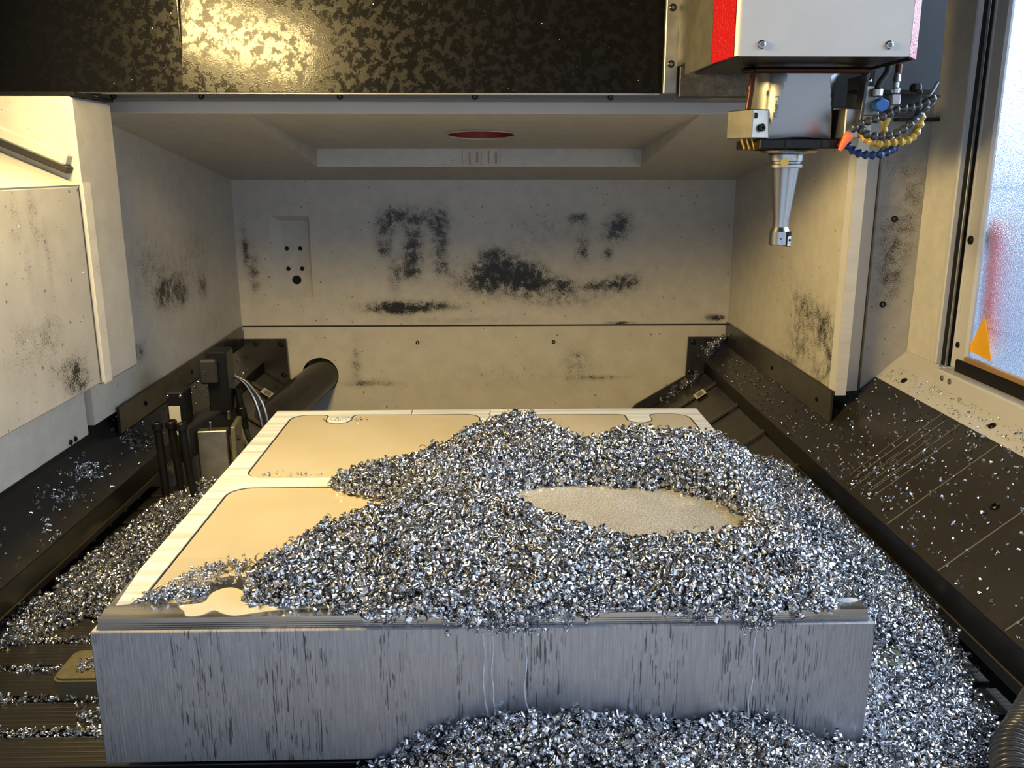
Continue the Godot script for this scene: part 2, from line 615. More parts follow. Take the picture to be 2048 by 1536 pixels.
func hall_things() -> void:
	var c := base("hall_cabinet", "pale blue cabinet outside, a blurred shape through the wet window", "cabinet", Vector3(2.7, -0.9, -4.6))
	var blue := mat(Color(0.55, 0.68, 0.82), 0.5)
	part("cabinet_body", MB.new().box(Vector3(2.75, 0.0, -4.7), Vector3(0.6, 1.8, 1.3), 0.01), blue, c)
	for y in [0.15, 0.55]:
		part("drawer_front", MB.new().box(Vector3(2.44, y, -4.7), Vector3(0.03, 0.3, 1.2), 0.008), mat(Color(0.42, 0.54, 0.68), 0.5), c)
	part("green_bin", MB.new().box(Vector3(2.5, 0.99, -4.35), Vector3(0.3, 0.2, 0.25), 0.01), mat(Color(0.22, 0.42, 0.30), 0.5), c, "green storage bin on the cabinet")

func uv_world(h_axis: int, h0: float, h1: float, y0: float, y1: float) -> Callable:
	return func(p: Vector3) -> Vector2: return Vector2((p[h_axis] - h0) / (h1 - h0), (y1 - p.y) / (y1 - y0))

func grimed(t: ImageTexture, c := PAINT) -> StandardMaterial3D:
	var m := mat(c, 0.42)
	m.albedo_texture = t
	m.texture_repeat = false
	return m

func shell() -> void:
	var zb := -3.5
	# ---- back wall: upper panel with a niche, lower panel with a pipe hole
	var wb := base("wall_back", "back wall of pale painted sheet metal with black grime patches and a niche", "wall", Vector3(0, 0, zb), "", "structure")
	var blobs := [[-0.416, 0.632, 0.035, 0.062, 0.55], [-0.362, 0.680, 0.049, 0.035, 0.50], [-0.425, 0.544, 0.028, 0.039, 0.45], [-0.307, 0.544, 0.036, 0.088, 0.80], [-0.319, 0.465, 0.032, 0.028, 0.60], [-0.197, 0.602, 0.035, 0.087, 0.60], [-0.254, 0.670, 0.088, 0.042, 0.40], [-0.195, 0.484, 0.032, 0.040, 0.40], [-0.379, 0.449, 0.028, 0.071, 0.40], [-0.373, 0.315, 0.120, 0.024, 0.85], [-0.383, 0.310, 0.040, 0.016, 0.80], [-0.223, 0.320, 0.090, 0.018, 0.50], [0.069, 0.454, 0.100, 0.064, 0.95], [0.164, 0.423, 0.070, 0.044, 0.90], [-0.011, 0.424, 0.050, 0.048, 0.50], [0.010, 0.519, 0.048, 0.039, 0.55], [-0.081, 0.424, 0.100, 0.060, 0.30]]
	blobs.append_array([[0.336, 0.666, 0.028, 0.019, 0.50], [0.372, 0.664, 0.020, 0.019, 0.60], [0.496, 0.617, 0.050, 0.047, 0.60], [0.522, 0.660, 0.040, 0.035, 0.40], [0.368, 0.542, 0.032, 0.067, 0.40], [0.466, 0.524, 0.020, 0.020, 0.70], [0.290, 0.403, 0.044, 0.032, 0.70], [0.431, 0.399, 0.073, 0.024, 0.55], [0.542, 0.414, 0.065, 0.034, 0.65], [0.281, 0.346, 0.182, 0.032, 0.30], [0.914, 0.270, 0.033, 0.012, 0.98], [0.526, 0.249, 0.057, 0.006, 0.60], [-0.965, 0.545, 0.014, 0.078, 0.50], [-0.936, 0.457, 0.020, 0.089, 0.45], [0.218, 0.621, 0.139, 0.078, 0.16], [-0.163, 0.263, 0.303, 0.016, 0.15]])
	var mb := MB.new()
	mb.uvf = uv_world(0, -1.02, 1.0, 0.235, 0.84)
	var x0 := -1.03
	var x1 := 0.995
	var y0 := 0.243
	var y1 := 0.83
	var nx := [-0.86, -0.708]
	var ny := [0.351, 0.677]
	var N := Vector3.BACK
	for r in [[x0, nx[0], y0, y1], [nx[1], x1, y0, y1], [nx[0], nx[1], y0, ny[0]], [nx[0], nx[1], ny[1], y1]]:
		mb.quad(Vector3(r[0], r[2], zb), Vector3(r[1], r[2], zb), Vector3(r[1], r[3], zb), Vector3(r[0], r[3], zb), N)
		mb.quad(Vector3(r[0], r[2], zb - 0.06), Vector3(r[1], r[2], zb - 0.06), Vector3(r[1], r[3], zb - 0.06), Vector3(r[0], r[3], zb - 0.06), -N)
	mb.quad(Vector3(x0, y0, zb), Vector3(x1, y0, zb), Vector3(x1, y0, zb - 0.06), Vector3(x0, y0, zb - 0.06), Vector3.DOWN)
	part("upper_panel", mb, grimed(grimy(-1.02, 1.0, 0.235, 0.84, 700.0, blobs, 100)), wb)
	# niche with sloping sides
	var nm := MB.new()
	var fx := [-0.825, -0.722]
	var fy := [0.375, 0.655]
	var fz := zb - 0.035
	var oc := [Vector3(nx[0], ny[0], zb), Vector3(nx[1], ny[0], zb), Vector3(nx[1], ny[1], zb), Vector3(nx[0], ny[1], zb)]
	var ic := [Vector3(fx[0], fy[0], fz), Vector3(fx[1], fy[0], fz), Vector3(fx[1], fy[1], fz), Vector3(fx[0], fy[1], fz)]
	for i in 4:
		nm.quad(oc[i], oc[(i + 1) % 4], ic[(i + 1) % 4], ic[i], ((Vector3((nx[0] + nx[1]) / 2, (ny[0] + ny[1]) / 2, zb + 0.06) - (oc[i] + oc[(i + 1) % 4]) / 2)).normalized() * 0.5 + N * 0.3)
	nm.quad(ic[0], ic[1], ic[2], ic[3], N)
	var niche := part("niche", nm, M.paint, wb)
	for p in [[-0.809, 0.548, 0.0075], [-0.756, 0.548, 0.0075], [-0.808, 0.467, 0.0075], [-0.753, 0.467, 0.0075], [-0.777, 0.4226, 0.017]]:
		var hb := MB.new().lathe([Vector2(p[2] + 0.0015, -0.001), Vector2(p[2], 0.0012), Vector2(p[2] * 0.85, 0.0002), Vector2(0.0, 0.0002)], frame(Vector3(p[0], p[1], fz + 0.001), N), 18)
		part("bore", hb, M.void, niche)
	# lower panel
	var lm := MB.new()
	lm.uvf = uv_world(0, -1.02, 1.0, -0.30, 0.24)
	var hc := Vector3(-0.697, 0.035, zb - 0.004)
	var zl := zb - 0.004
	for r in [[x0, -0.80, -0.35, 0.236], [-0.594, x1, -0.35, 0.236], [-0.80, -0.594, -0.35, -0.065], [-0.80, -0.594, 0.135, 0.236]]:
		lm.quad(Vector3(r[0], r[2], zl), Vector3(r[1], r[2], zl), Vector3(r[1], r[3], zl), Vector3(r[0], r[3], zl), N)
	lm.holed(hc, Vector3.RIGHT, Vector3.UP, 0.103, 0.10, 0.074, 0.05)
	part("lower_panel", lm, grimed(grimy(-1.02, 1.0, -0.30, 0.24, 500.0, [[-0.55, 0.09, 0.02, 0.08, 0.3], [-0.50, 0.0, 0.10, 0.012, 0.4], [0.35, 0.09, 0.05, 0.07, 0.22], [0.1, 0.02, 0.3, 0.06, 0.10], [0.45, 0.02, 0.1, 0.01, 0.3]], 120)), wb)
	part("pipe_opening", MB.new().lathe([Vector2(0.0, -0.3), Vector2(0.074, -0.3), Vector2(0.074, 0.0)], frame(hc + Vector3(0, 0, -0.002), N), 32), M.void, wb)
	part("seam", MB.new().box(Vector3(0, 0.2395, zb - 0.012), Vector3(1.99, 0.012, 0.012)), M.rubber, wb)
	for x in [-0.297, 0.257]:
		screw(wb, Vector3(x, 0.17, zl), N, 0.0075)

	# ---- left rear wall
	var wl := base("wall_left", "left rear wall of pale sheet metal with grey grime above the chute", "wall", Vector3(-1.0, 0, -2.8), "", "structure")
	var lw := MB.new()
	lw.uvf = uv_world(2, -3.5, -2.1, 0.22, 1.05)
	lw.box(Vector3(-1.015, 0.61, -2.825), Vector3(0.03, 0.76, 1.36))
	part("rear_panel", lw, grimed(grimy(-3.5, -2.1, 0.22, 1.05, 600.0, [[-2.795, 0.492, 0.114, 0.061, 0.45], [-2.683, 0.484, 0.050, 0.041, 0.50], [-3.061, 0.461, 0.048, 0.040, 0.55], [-2.856, 0.459, 0.047, 0.031, 0.45], [-2.608, 0.583, 0.140, 0.086, 0.25], [-3.015, 0.590, 0.160, 0.082, 0.20], [-2.472, 0.356, 0.050, 0.025, 0.45], [-3.167, 0.324, 0.181, 0.053, 0.15]], 140)), wl)
	# front part of the left wall, out of frame (the lamp hangs on it)
	part("front_panel", MB.new().box(Vector3(-1.24, 0.75, -0.75), Vector3(0.03, 1.9, 2.5)), M.paint, wl)

	# ---- left pillar with the tool changer cover in front of it
	var tp := base("trim_1", "left pillar, pale folded sheet metal with a dark top cap under the bellows", "pillar", Vector3(-0.95, 0.38, -2.05), "", "structure")
	var pm := MB.new()
	pm.box(Vector3(-1.04, 0.695, -2.055), Vector3(0.32, 0.626, 0.20), 0.006)
	part("pillar_body", pm, M.paint_dimmed, tp)
	part("top_cap", MB.new().box(Vector3(-0.97, 1.013, -2.06), Vector3(0.19, 0.008, 0.2), 0.001), M.black, tp)
	var pf := MB.new()
	pf.plate([Vector3(-0.879, 0.383, -1.962), Vector3(-0.879, 0.383, -2.0), Vector3(-0.879, 0.83, -2.0), Vector3(-0.879, 0.83, -1.962)], Vector3.RIGHT, 0.004)
	part("folded_edge", pf, M.paint, tp)

	var tc := base("tool_changer_cover", "big pale tool changer cover box at left with a sloping top", "cover", Vector3(-0.95, 0.38, -1.55))
	var tb := MB.new()
	tb.uvf = uv_world(2, -1.96, -1.2, 0.38, 0.84)
	tb.box(Vector3(-0.8995, 0.606, -1.42), Vector3(0.035, 0.436, 1.06), 0.003)
	part("side_panel", tb, grimed(grimy(-1.96, -1.2, 0.38, 0.84, 600.0, [[-1.673, 0.777, 0.02, 0.05, 0.14], [-1.743, 0.763, 0.02, 0.07, 0.16], [-1.70, 0.69, 0.012, 0.06, 0.15], [-1.78, 0.70, 0.010, 0.08, 0.14], [-1.828, 0.446, 0.056, 0.029, 0.50], [-1.842, 0.410, 0.041, 0.015, 0.55], [-1.741, 0.527, 0.061, 0.058, 0.20], [-1.626, 0.531, 0.053, 0.045, 0.15]], 160), Color(0.68, 0.672, 0.655)), tc)  # panel colour darkened to offset the lamp light
	var rf := MB.new()
	var sl := 0.43
	rf.plate([Vector3(-0.882, 0.826, -0.9), Vector3(-0.882, 0.826, -1.955), Vector3(-1.2, 0.826 + 0.318 * sl, -1.955), Vector3(-1.2, 0.826 + 0.318 * sl, -0.9)], Vector3(sl, 1, 0), 0.012)
	part("sloping_top", rf, M.paint_dimmed, tc)
	var rb := Basis(Vector3(-1, sl, 0).normalized(), Vector3(sl, 1, 0).normalized(), Vector3(0, 0, 1)).orthonormalized()
	part("guide_rail", MB.new().box(Vector3(-1.045, 0.942, -1.945), Vector3(0.33, 0.026, 0.035), 0.004, rb), M.paint_dimmed, tc)
	part("rail_gasket", MB.new().box(Vector3(-1.045, 0.921, -1.945), Vector3(0.33, 0.016, 0.028), 0.003, rb), M.rubber, tc)
	part("cover_edge", MB.new().box(Vector3(-0.884, 0.606, -1.945), Vector3(0.006, 0.43, 0.006), 0.001), M.gold_edge, tc)
	# lower plate below the cover
	var lp := base("chute_plate", "grey lower cover plate with two dark screws below the tool changer cover at left", "plate", Vector3(-1.0, 0.2, -1.6))
	part("plate", MB.new().box(Vector3(-1.03, 0.305, -1.55), Vector3(0.04, 0.19, 1.16), 0.003), M.paint, lp)
	part("return_edge", MB.new().box(Vector3(-0.99, 0.392, -1.55), Vector3(0.12, 0.012, 1.16), 0.002), M.paint, lp)
	for z in [-2.055, -2.03]:
		screw(lp, Vector3(-1.009, 0.222, z), Vector3.RIGHT, 0.007)

	# ---- right rear wall
	var wr := base("wall_right", "right rear wall of tan lit sheet metal with black speckled grime low down", "wall", Vector3(0.967, 0, -2.9), "", "structure")
	var rm := MB.new()
	rm.uvf = uv_world(2, -3.5, -2.34, 0.22, 1.05)
	rm.box(Vector3(0.982, 0.645, -2.93), Vector3(0.03, 0.81, 1.15))
	part("rear_panel", rm, grimed(grimy(-3.5, -2.34, 0.22, 1.05, 600.0, [[-2.642, 0.436, 0.121, 0.060, 0.35], [-2.477, 0.404, 0.073, 0.056, 0.50], [-2.661, 0.323, 0.124, 0.053, 0.35], [-2.414, 0.329, 0.028, 0.042, 0.50], [-2.765, 0.260, 0.113, 0.010, 0.35], [-2.478, 0.270, 0.074, 0.036, 0.30], [-2.895, 0.497, 0.274, 0.097, 0.08]], 180)), wr)

	# ---- right pillar
	var tr := base("trim_2", "right pillar beside the window, pale folded sheet metal with a vertical seam and dark plugs", "pillar", Vector3(1.05, 0.24, -2.4), "", "structure")
	var cm := MB.new()
	cm.plate([Vector3(0.968, 0.245, -2.365), Vector3(1.052, 0.240, -2.412), Vector3(1.052, 1.6, -2.412), Vector3(0.968, 1.6, -2.365)], Vector3(0.047, 0, 0.084), 0.02)
	part("corner_panel", cm, M.paint_clean, tr)
	var cf := MB.new()
	cf.uvf = uv_world(0, 0.95, 1.21, 0.22, 1.10)
	cf.plate([Vector3(1.056, 0.232, -2.42), Vector3(1.195, 0.347, -2.43), Vector3(1.195, 1.6, -2.43), Vector3(1.056, 1.6, -2.42)], Vector3(0, 0, 1), 0.02)
	part("front_panel", cf, grimed(grimy(0.95, 1.21, 0.22, 1.10, 700.0, [[1.121, 0.667, 0.056, 0.082, 0.30], [1.119, 0.556, 0.035, 0.070, 0.35], [1.165, 0.775, 0.035, 0.080, 0.25], [1.113, 0.868, 0.055, 0.039, 0.20]], 200), Color(0.66, 0.655, 0.645)), tr)  # column colour darkened against the strong lamp light
	part("seam_edge", MB.new().box(Vector3(1.0565, 0.92, -2.416), Vector3(0.006, 1.36, 0.012), 0.0015), M.gold_edge, tr)
	part("side_panel", MB.new().box(Vector3(1.202, 1.0, -2.33), Vector3(0.02, 1.30, 0.2), 0.003), M.paint, tr)
	for p in [[1.115, 0.724], [1.106, 0.487]]:
		screw(tr, Vector3(p[0], p[1], -2.424), N, 0.009)
	part("upper_flange", MB.new().box(Vector3(1.14, 0.985, -2.40), Vector3(0.12, 0.01, 0.03), 0.002), M.rubber, tr)

	# ---- sloping ceiling with a pocket
	var ce := base("ceiling", "sloping pale ceiling over the back wall with a wedge shaped pocket and red round opening", "ceiling", Vector3(0, 0.9, -2.9), "", "structure")
	var yf := 0.993
	var zf := -2.3
	var yb := 0.815
	var xl := -1.02
	var xr := 0.985
	var ys := func(z: float) -> float: return yf + (yb - yf) * (z - zf) / (zb - zf)
	var zp := -3.17
	var pl := -0.602
	var pr := 0.535
	var yp := 0.925
	var cc := MB.new()
	var dn := Vector3(0, -1, 0.148).normalized()
	for r in [[xl, pl, zf, zp], [pr, xr, zf, zp], [xl, xr, zp, zb]]:
		cc.quad(Vector3(r[0], ys.call(r[2]), r[2]), Vector3(r[1], ys.call(r[2]), r[2]), Vector3(r[1], ys.call(r[3]), r[3]), Vector3(r[0], ys.call(r[3]), r[3]), dn)
	var o_ := func(x: float, y: float, z: float) -> Vector3: return Vector3(x, y, z)
	cc.quad(o_.call(pl, ys.call(zp), zp), o_.call(pr, ys.call(zp), zp), o_.call(pr, yp, zp), o_.call(pl, yp, zp), N)
	cc.flat(o_.call(pl, yf, zf), o_.call(pl, ys.call(zp), zp), o_.call(pl, yp, zp), Vector3.RIGHT)
	cc.flat(o_.call(pr, yf, zf), o_.call(pr, ys.call(zp), zp), o_.call(pr, yp, zp), Vector3.LEFT)
	part("sloping_panel", cc, M.paint, ce)
	# pocket roof with the round opening
	var pn := Vector3(0, -1, 0.078).normalized()
	var yy := func(z: float) -> float: return yf + (yp - yf) * (z - zf) / (zp - zf)
	var pk := MB.new()
	var zc := -2.74
	var px := -0.024
	for r in [[pl, px - 0.13, zf, zp], [px + 0.13, pr, zf, zp], [px - 0.13, px + 0.13, zf, zc + 0.3], [px - 0.13, px + 0.13, zc - 0.3, zp]]:
		pk.quad(Vector3(r[0], yy.call(r[2]), r[2]), Vector3(r[1], yy.call(r[2]), r[2]), Vector3(r[1], yy.call(r[3]), r[3]), Vector3(r[0], yy.call(r[3]), r[3]), pn)
	var fwd := Vector3(0, yy.call(zc - 1.0) - yy.call(zc), -1.0).normalized()
	pk.holed(Vector3(px, yy.call(zc), zc), Vector3.RIGHT, fwd, 0.13, 0.3, 0.105, 0.004)
	part("pocket_roof", pk, M.paint, ce)
	var hx := Transform3D(Basis(Vector3.RIGHT, -pn, Vector3.RIGHT.cross(-pn)).scaled(Vector3(1, 1, 1.9)), Vector3(px, yy.call(zc), zc))
	part("red_opening", MB.new().lathe([Vector2(0.105, 0.0), Vector2(0.10, 0.03), Vector2(0.0, 0.03)], Transform3D(Basis(Vector3.RIGHT, -pn, Vector3.RIGHT.cross(-pn)), Vector3(px, yy.call(zc), zc)), 32), M.red_cup, ce)
	part("opening_rim", MB.new().lathe([Vector2(0.101, -0.001), Vector2(0.106, -0.003), Vector2(0.111, -0.001)], Transform3D(Basis(Vector3.RIGHT, -pn, Vector3.RIGHT.cross(-pn)), Vector3(px, yy.call(zc), zc)), 40), M.paint, ce)
	# coolant stains below the opening
	for k in 7:
		var sx := -0.075 + 0.022 * k + 0.004 * (k % 3)
		var sm := MB.new().box(Vector3(sx - 0.02, 0.897 - 0.004 * (k % 2), zp + 0.0008), Vector3(0.003 + 0.003 * (k % 3), 0.05 - 0.006 * (k % 3), 0.0012))
		part("stain_run", sm, mat(Color(0.62, 0.55, 0.40), 0.4), ce)
	part("front_strip", MB.new().box(Vector3(-0.02, 1.018, zf + 0.004), Vector3(1.99, 0.052, 0.02), 0.003), M.paint_clean, ce)
	# rest of the enclosure outside the frame
	part("rear_roof", MB.new().box(Vector3(0, 1.3, -3.0), Vector3(2.6, 0.02, 1.5)), M.paint, ce)
	part("roof_panel", MB.new().box(Vector3(0, 1.75, -1.3), Vector3(2.6, 0.03, 3.6)), M.black, ce)

	part("outer_skin", MB.new().box(Vector3(-1.30, 0.65, -1.55), Vector3(0.02, 2.2, 4.1)), M.paint, wl)
	part("outer_skin", MB.new().box(Vector3(1.30, -0.07, -1.55), Vector3(0.02, 0.76, 4.1)), M.paint, wr)
	part("outer_skin", MB.new().box(Vector3(1.30, 1.0, -3.0), Vector3(0.02, 1.5, 1.15)), M.paint, wr)
	part("outer_skin", MB.new().box(Vector3(0.0, 0.65, -3.6), Vector3(2.62, 2.2, 0.02)), M.paint, wb)
	var fl := base("floor", "dark sump floor under the machine table, hardly seen between the chutes", "floor", Vector3(0, -0.5, -1.5), "", "structure")
	part("sump", MB.new().box(Vector3(0, -0.42, -1.5), Vector3(2.8, 0.04, 4.2)), M.void, fl)

	# front wall round the operator's opening, behind the camera
	var wf := base("wall_front", "front wall of the enclosure round the operator door opening, behind the camera", "wall", Vector3(0, 0, 0.45), "", "structure")
	part("header", MB.new().box(Vector3(0, 1.58, 0.45), Vector3(2.6, 0.32, 0.05)), M.black, wf)
	part("apron", MB.new().box(Vector3(0, -0.2, 0.45), Vector3(2.6, 0.5, 0.05)), M.paint, wf)
	var ap := MB.new()
	ap.plate([Vector3(-1.2, -0.22, -0.78), Vector3(1.2, -0.22, -0.78), Vector3(1.2, 0.06, 0.42), Vector3(-1.2, 0.06, 0.42)], Vector3(0, 1.2, -0.28), 0.01)
	part("apron_slope", ap, M.paint_clean, wf)
	part("jamb", MB.new().box(Vector3(-1.22, 0.6, 0.45), Vector3(0.16, 1.8, 0.05)), M.paint, wf)
	part("jamb", MB.new().box(Vector3(1.22, 0.6, 0.45), Vector3(0.16, 1.8, 0.05)), M.paint, wf)

func window() -> void:
	var w := base("window_1", "wet side window at right in a pale frame with dark gasket and a plain yellow triangle", "window", Vector3(1.17, 0.36, -1.7), "", "structure")
	var zr := -2.19
	var z1 := 0.2
	# fixed frame round the opening: rear upright, sill box
	part("frame_upright", MB.new().box(Vector3(1.182, 1.0, -2.223), Vector3(0.03, 1.28, 0.018), 0.003), M.paint_clean, w)
	part("gasket", MB.new().box(Vector3(1.188, 1.0, -2.196), Vector3(0.022, 1.28, 0.026), 0.003), M.black, w)
	part("gasket_lip", MB.new().box(Vector3(1.178, 1.0, -2.182), Vector3(0.006, 1.28, 0.004), 0.001), M.steel_sat, w)
	part("inner_frame", MB.new().box(Vector3(1.196, 1.0, -2.145), Vector3(0.02, 1.28, 0.07), 0.006), M.paint_clean, w)
	part("inner_bead", MB.new().box(Vector3(1.187, 1.0, -2.165), Vector3(0.008, 1.25, 0.008), 0.002), M.paint_clean, w)
	part("sill_box", MB.new().box(Vector3(1.178, 0.3355, (zr + z1) / 2 + 0.007), Vector3(0.06, 0.048, z1 - zr), 0.004), M.paint_clean, w)
	part("sill_groove", MB.new().box(Vector3(1.166, 0.3095, (zr + z1) / 2 + 0.01), Vector3(0.03, 0.005, z1 - zr)), M.void, w)
	part("sill_gasket", MB.new().box(Vector3(1.190, 0.372, (zr + z1) / 2 + 0.03), Vector3(0.02, 0.036, z1 - zr - 0.03), 0.003), M.black, w)
	part("lower_bead", MB.new().box(Vector3(1.190, 0.396, (zr + z1) / 2 + 0.05), Vector3(0.018, 0.014, z1 - zr - 0.06), 0.003), mat(Color(0.55, 0.42, 0.25), 0.5), w)
	part("pane", MB.new().box(Vector3(1.2, 1.0, -1.895), Vector3(0.008, 1.2, 0.55)), M.pane, w, "wet rear pane")
	part("pane", MB.new().box(Vector3(1.2, 1.0, -0.70), Vector3(0.006, 1.2, 1.75)), mat(Color(0.95, 0.98, 1.0, 0.08), 0.05, 0.0, {"transparency": BaseMaterial3D.TRANSPARENCY_ALPHA}), w, "added clear front pane")  # unseen clear pane, added to let the outside light in
	part("mullion", MB.new().box(Vector3(1.2, 1.0, -1.6), Vector3(0.03, 1.2, 0.04), 0.003), M.paint_clean, w)
	part("top_rail", MB.new().box(Vector3(1.19, 1.66, -0.98), Vector3(0.06, 0.1, 2.5)), M.paint_clean, w)
	for z in [-2.135, -2.098]:
		screw(w, Vector3(1.148, 0.342, z), Vector3.LEFT, 0.0075, M.steel)
	screw(w, Vector3(1.186, 0.688, -2.15), Vector3.LEFT, 0.011)
	screw(w, Vector3(1.186, 0.425, -2.15), Vector3.LEFT, 0.008)
	var t := MB.new()
	t.plate([Vector3(1.1955, 0.513, -2.065), Vector3(1.1955, 0.418, -2.118), Vector3(1.1955, 0.412, -2.012)], Vector3.LEFT, 0.001)
	part("warning_sticker", t, M.yellow, w, "plain yellow triangle sticker")
	var dm := SphereMesh.new()
	dm.radius = 0.0016
	dm.height = 0.0032
	dm.radial_segments = 8
	dm.rings = 4
	var xs := []
	for k in 1500:
		var y := 0.42 + 0.9 * rng.randf()
		xs.append(Transform3D(Basis().scaled(Vector3(0.5, rng.randf_range(0.7, 1.7), 1.0) * rng.randf_range(0.4, 1.0)), Vector3(1.1962, y, rng.randf_range(-2.11, -1.64))))
	var dr := multi("clear water droplets beading on the wet window pane", "water_droplets", xs, dm)
	dr.material_override = M.drop
	dr.set_meta("category", "droplets")
	# the machine door's red handle, outside the pane
	var h := base("door_handle", "red vertical bar handle on a black bracket seen blurred through the wet window", "handle", Vector3(1.28, 0.5, -2.05))
	part("grip", MB.new().tube([Vector3(1.243, 0.425, -2.10), Vector3(1.243, 0.735, -2.125)], 0.019, 16), mat(Color(0.86, 0.07, 0.12), 0.4), h)
	part("bracket", MB.new().box(Vector3(1.225, 0.695, -2.165), Vector3(0.03, 0.034, 0.09), 0.005), M.black, h)

func chutes() -> void:
	# right: rail, dark slope, white flange
	var zr := -3.48
	var zf := 0.2
	var zm := (zr + zf) / 2
	var L := zf - zr
	var rc := base("chip_chute", "dark sloping chip chute plate on the right, strewn with curled silver chips", "chute", Vector3(0.95, 0.1, zm))
	var nR := Vector3(-0.81, 1, 0).normalized()
	var a := MB.new()
	a.plate([Vector3(0.875, 0.09, zr), Vector3(0.875, 0.09, zf), Vector3(1.108, 0.279, zf), Vector3(1.108, 0.279, zr)], nR, 0.004)
	part("slope_plate", a, M.dark, rc)
	part("rail_face", MB.new().box(Vector3(0.877, 0.060, zm), Vector3(0.004, 0.058, L), 0.0015), M.black, rc)
	part("drip_edge", MB.new().box(Vector3(0.8745, 0.031, zm), Vector3(0.004, 0.004, L), 0.001), M.gold_edge, rc)
	var f := MB.new()
	f.plate([Vector3(1.105, 0.2785, -2.43), Vector3(1.105, 0.2785, zf), Vector3(1.205, 0.3595, zf), Vector3(1.205, 0.3595, -2.43)], nR, 0.003)
	part("flange", f, M.paint_clean, rc, "pale painted upper flange")
	for z in [-2.29, -1.86]:
		screw(rc, Vector3(1.127, 0.2972, z), nR, 0.009)
	screw(rc, Vector3(1.01, 0.202, -1.62), nR, 0.009)
	part("wall_band", MB.new().box(Vector3(0.9605, 0.206, -2.92), Vector3(0.008, 0.094, 1.13), 0.002), M.dark, rc)
	for z in [-3.35, -2.88, -2.46]:
		screw(rc, Vector3(0.9565, 0.20, z), Vector3.LEFT, 0.007)
	# welded joints of the slope
	for z in [-1.79, -1.56, -1.33]:
		var d := Vector3(0.233, 0.189, 0).normalized()
		part("joint_line", MB.new().box(Vector3(0.99, 0.1842, z), Vector3(0.29, 0.0012, 0.003), 0.0, Basis(d, Vector3(-d.y, d.x, 0), Vector3.BACK)), mat(Color(0.42, 0.40, 0.37), 0.3), rc)
	# thin dried coolant streaks running down the slope
	for k in 8:
		var d := Vector3(0.233, 0.189, 0).normalized()
		var w: float = [0.16, 0.27, 0.12, 0.25, 0.20, 0.27, 0.15, 0.22][k]
		var c := Vector3(0.878, 0.0935, -2.06 + 0.02 * k + 0.006 * (k % 3)) + d * (0.03 + w / 2.0)
		part("dried_streak", MB.new().box(c, Vector3(w, 0.0008, 0.0012 + 0.0008 * (k % 2)), 0.0, Basis(d, Vector3(-d.y, d.x, 0), Vector3.BACK)), mat(Color(0.45, 0.44, 0.42), 0.4), rc)
	# left
	var lc := base("chip_chute", "dark sloping chip chute plate on the left with a few small gold lit chip clumps", "chute", Vector3(-1.0, 0.12, zm))
	var nL := Vector3(0.81, 1, 0).normalized()
	var b := MB.new()
	b.plate([Vector3(-0.915, 0.10, zr), Vector3(-0.915, 0.10, zf), Vector3(-1.13, 0.274, zf), Vector3(-1.13, 0.274, zr)], nL, 0.004)
	part("slope_plate", b, M.dark, lc)
	part("rail_face", MB.new().box(Vector3(-0.917, 0.073, zm), Vector3(0.004, 0.052, L), 0.0015), M.black, lc)
	part("drip_edge", MB.new().box(Vector3(-0.9145, 0.0465, zm), Vector3(0.0035, 0.0035, L), 0.001), M.gold_edge, lc)
	part("wall_band", MB.new().box(Vector3(-0.9945, 0.205, -2.87), Vector3(0.008, 0.075, 1.2), 0.002), M.dark, lc)
	for z in [-3.3, -2.85, -2.45]:
		screw(lc, Vector3(-0.99, 0.205, z), Vector3.RIGHT, 0.007)
	# telescopic way covers below the chutes
	for s in [1, -1]:
		var xo := 0.885 if s == 1 else -0.93
		var yo := 0.035 if s == 1 else 0.05
		var wc := base("way_cover", "stepped dark steel way cover beneath the %s chute, behind the block" % ("right" if s == 1 else "left"), "cover", Vector3(xo, -0.1, -2.8))
		var n := Vector3(-0.7 * s, 1, 0).normalized()
		for k in 4:
			var za: float = [-3.46, -3.27, -2.965, -2.655][k]
			var zb: float = [-3.28, -2.975, -2.665, -2.345][k]
			var lift := 0.004 * (4 - k)
			var wd := 0.12 if s == -1 and k < 2 else 0.36
			var q := MB.new()
			q.plate([Vector3(xo, yo + lift, za), Vector3(xo, yo + lift, zb), Vector3(xo - wd * s, yo - 0.7 * wd + lift, zb), Vector3(xo - wd * s, yo - 0.7 * wd + lift, za)], n, 0.003)
			part("cover_plate", q, M.dark, wc)
			var e := MB.new()
			var up := n * 0.007
			e.plate([Vector3(xo, yo + lift, zb - 0.012) + up, Vector3(xo, yo + lift, zb + 0.004) + up, Vector3(xo - wd * s, yo - 0.7 * wd + lift, zb + 0.004) + up, Vector3(xo - wd * s, yo - 0.7 * wd + lift, zb - 0.012) + up], n, 0.008)
			part("wiper_lip", e, M.gold_edge, wc)
		# small paper label on the rear plate
		var d := Vector3(-0.82 * s, -0.574, 0)
		var c := Vector3(xo, yo, 0) + d * 0.09 + Vector3(0, 0.024, -3.27)
		var lb := part("paper_label", MB.new().box(c, Vector3(0.045, 0.001, 0.062), 0.0, Basis(d * -s, n, (d * -s).cross(n))), M.label, wc, "small pale paper label with a faded barcode")
		for k in 6:
			part("printed_bar", MB.new().box(c + n * 0.0008 + Vector3(0, 0, -0.018 + 0.0075 * k), Vector3(0.026, 0.0006, 0.002 + 0.0012 * (k % 3)), 0.0, Basis(d * -s, n, (d * -s).cross(n))), M.ink, lb)

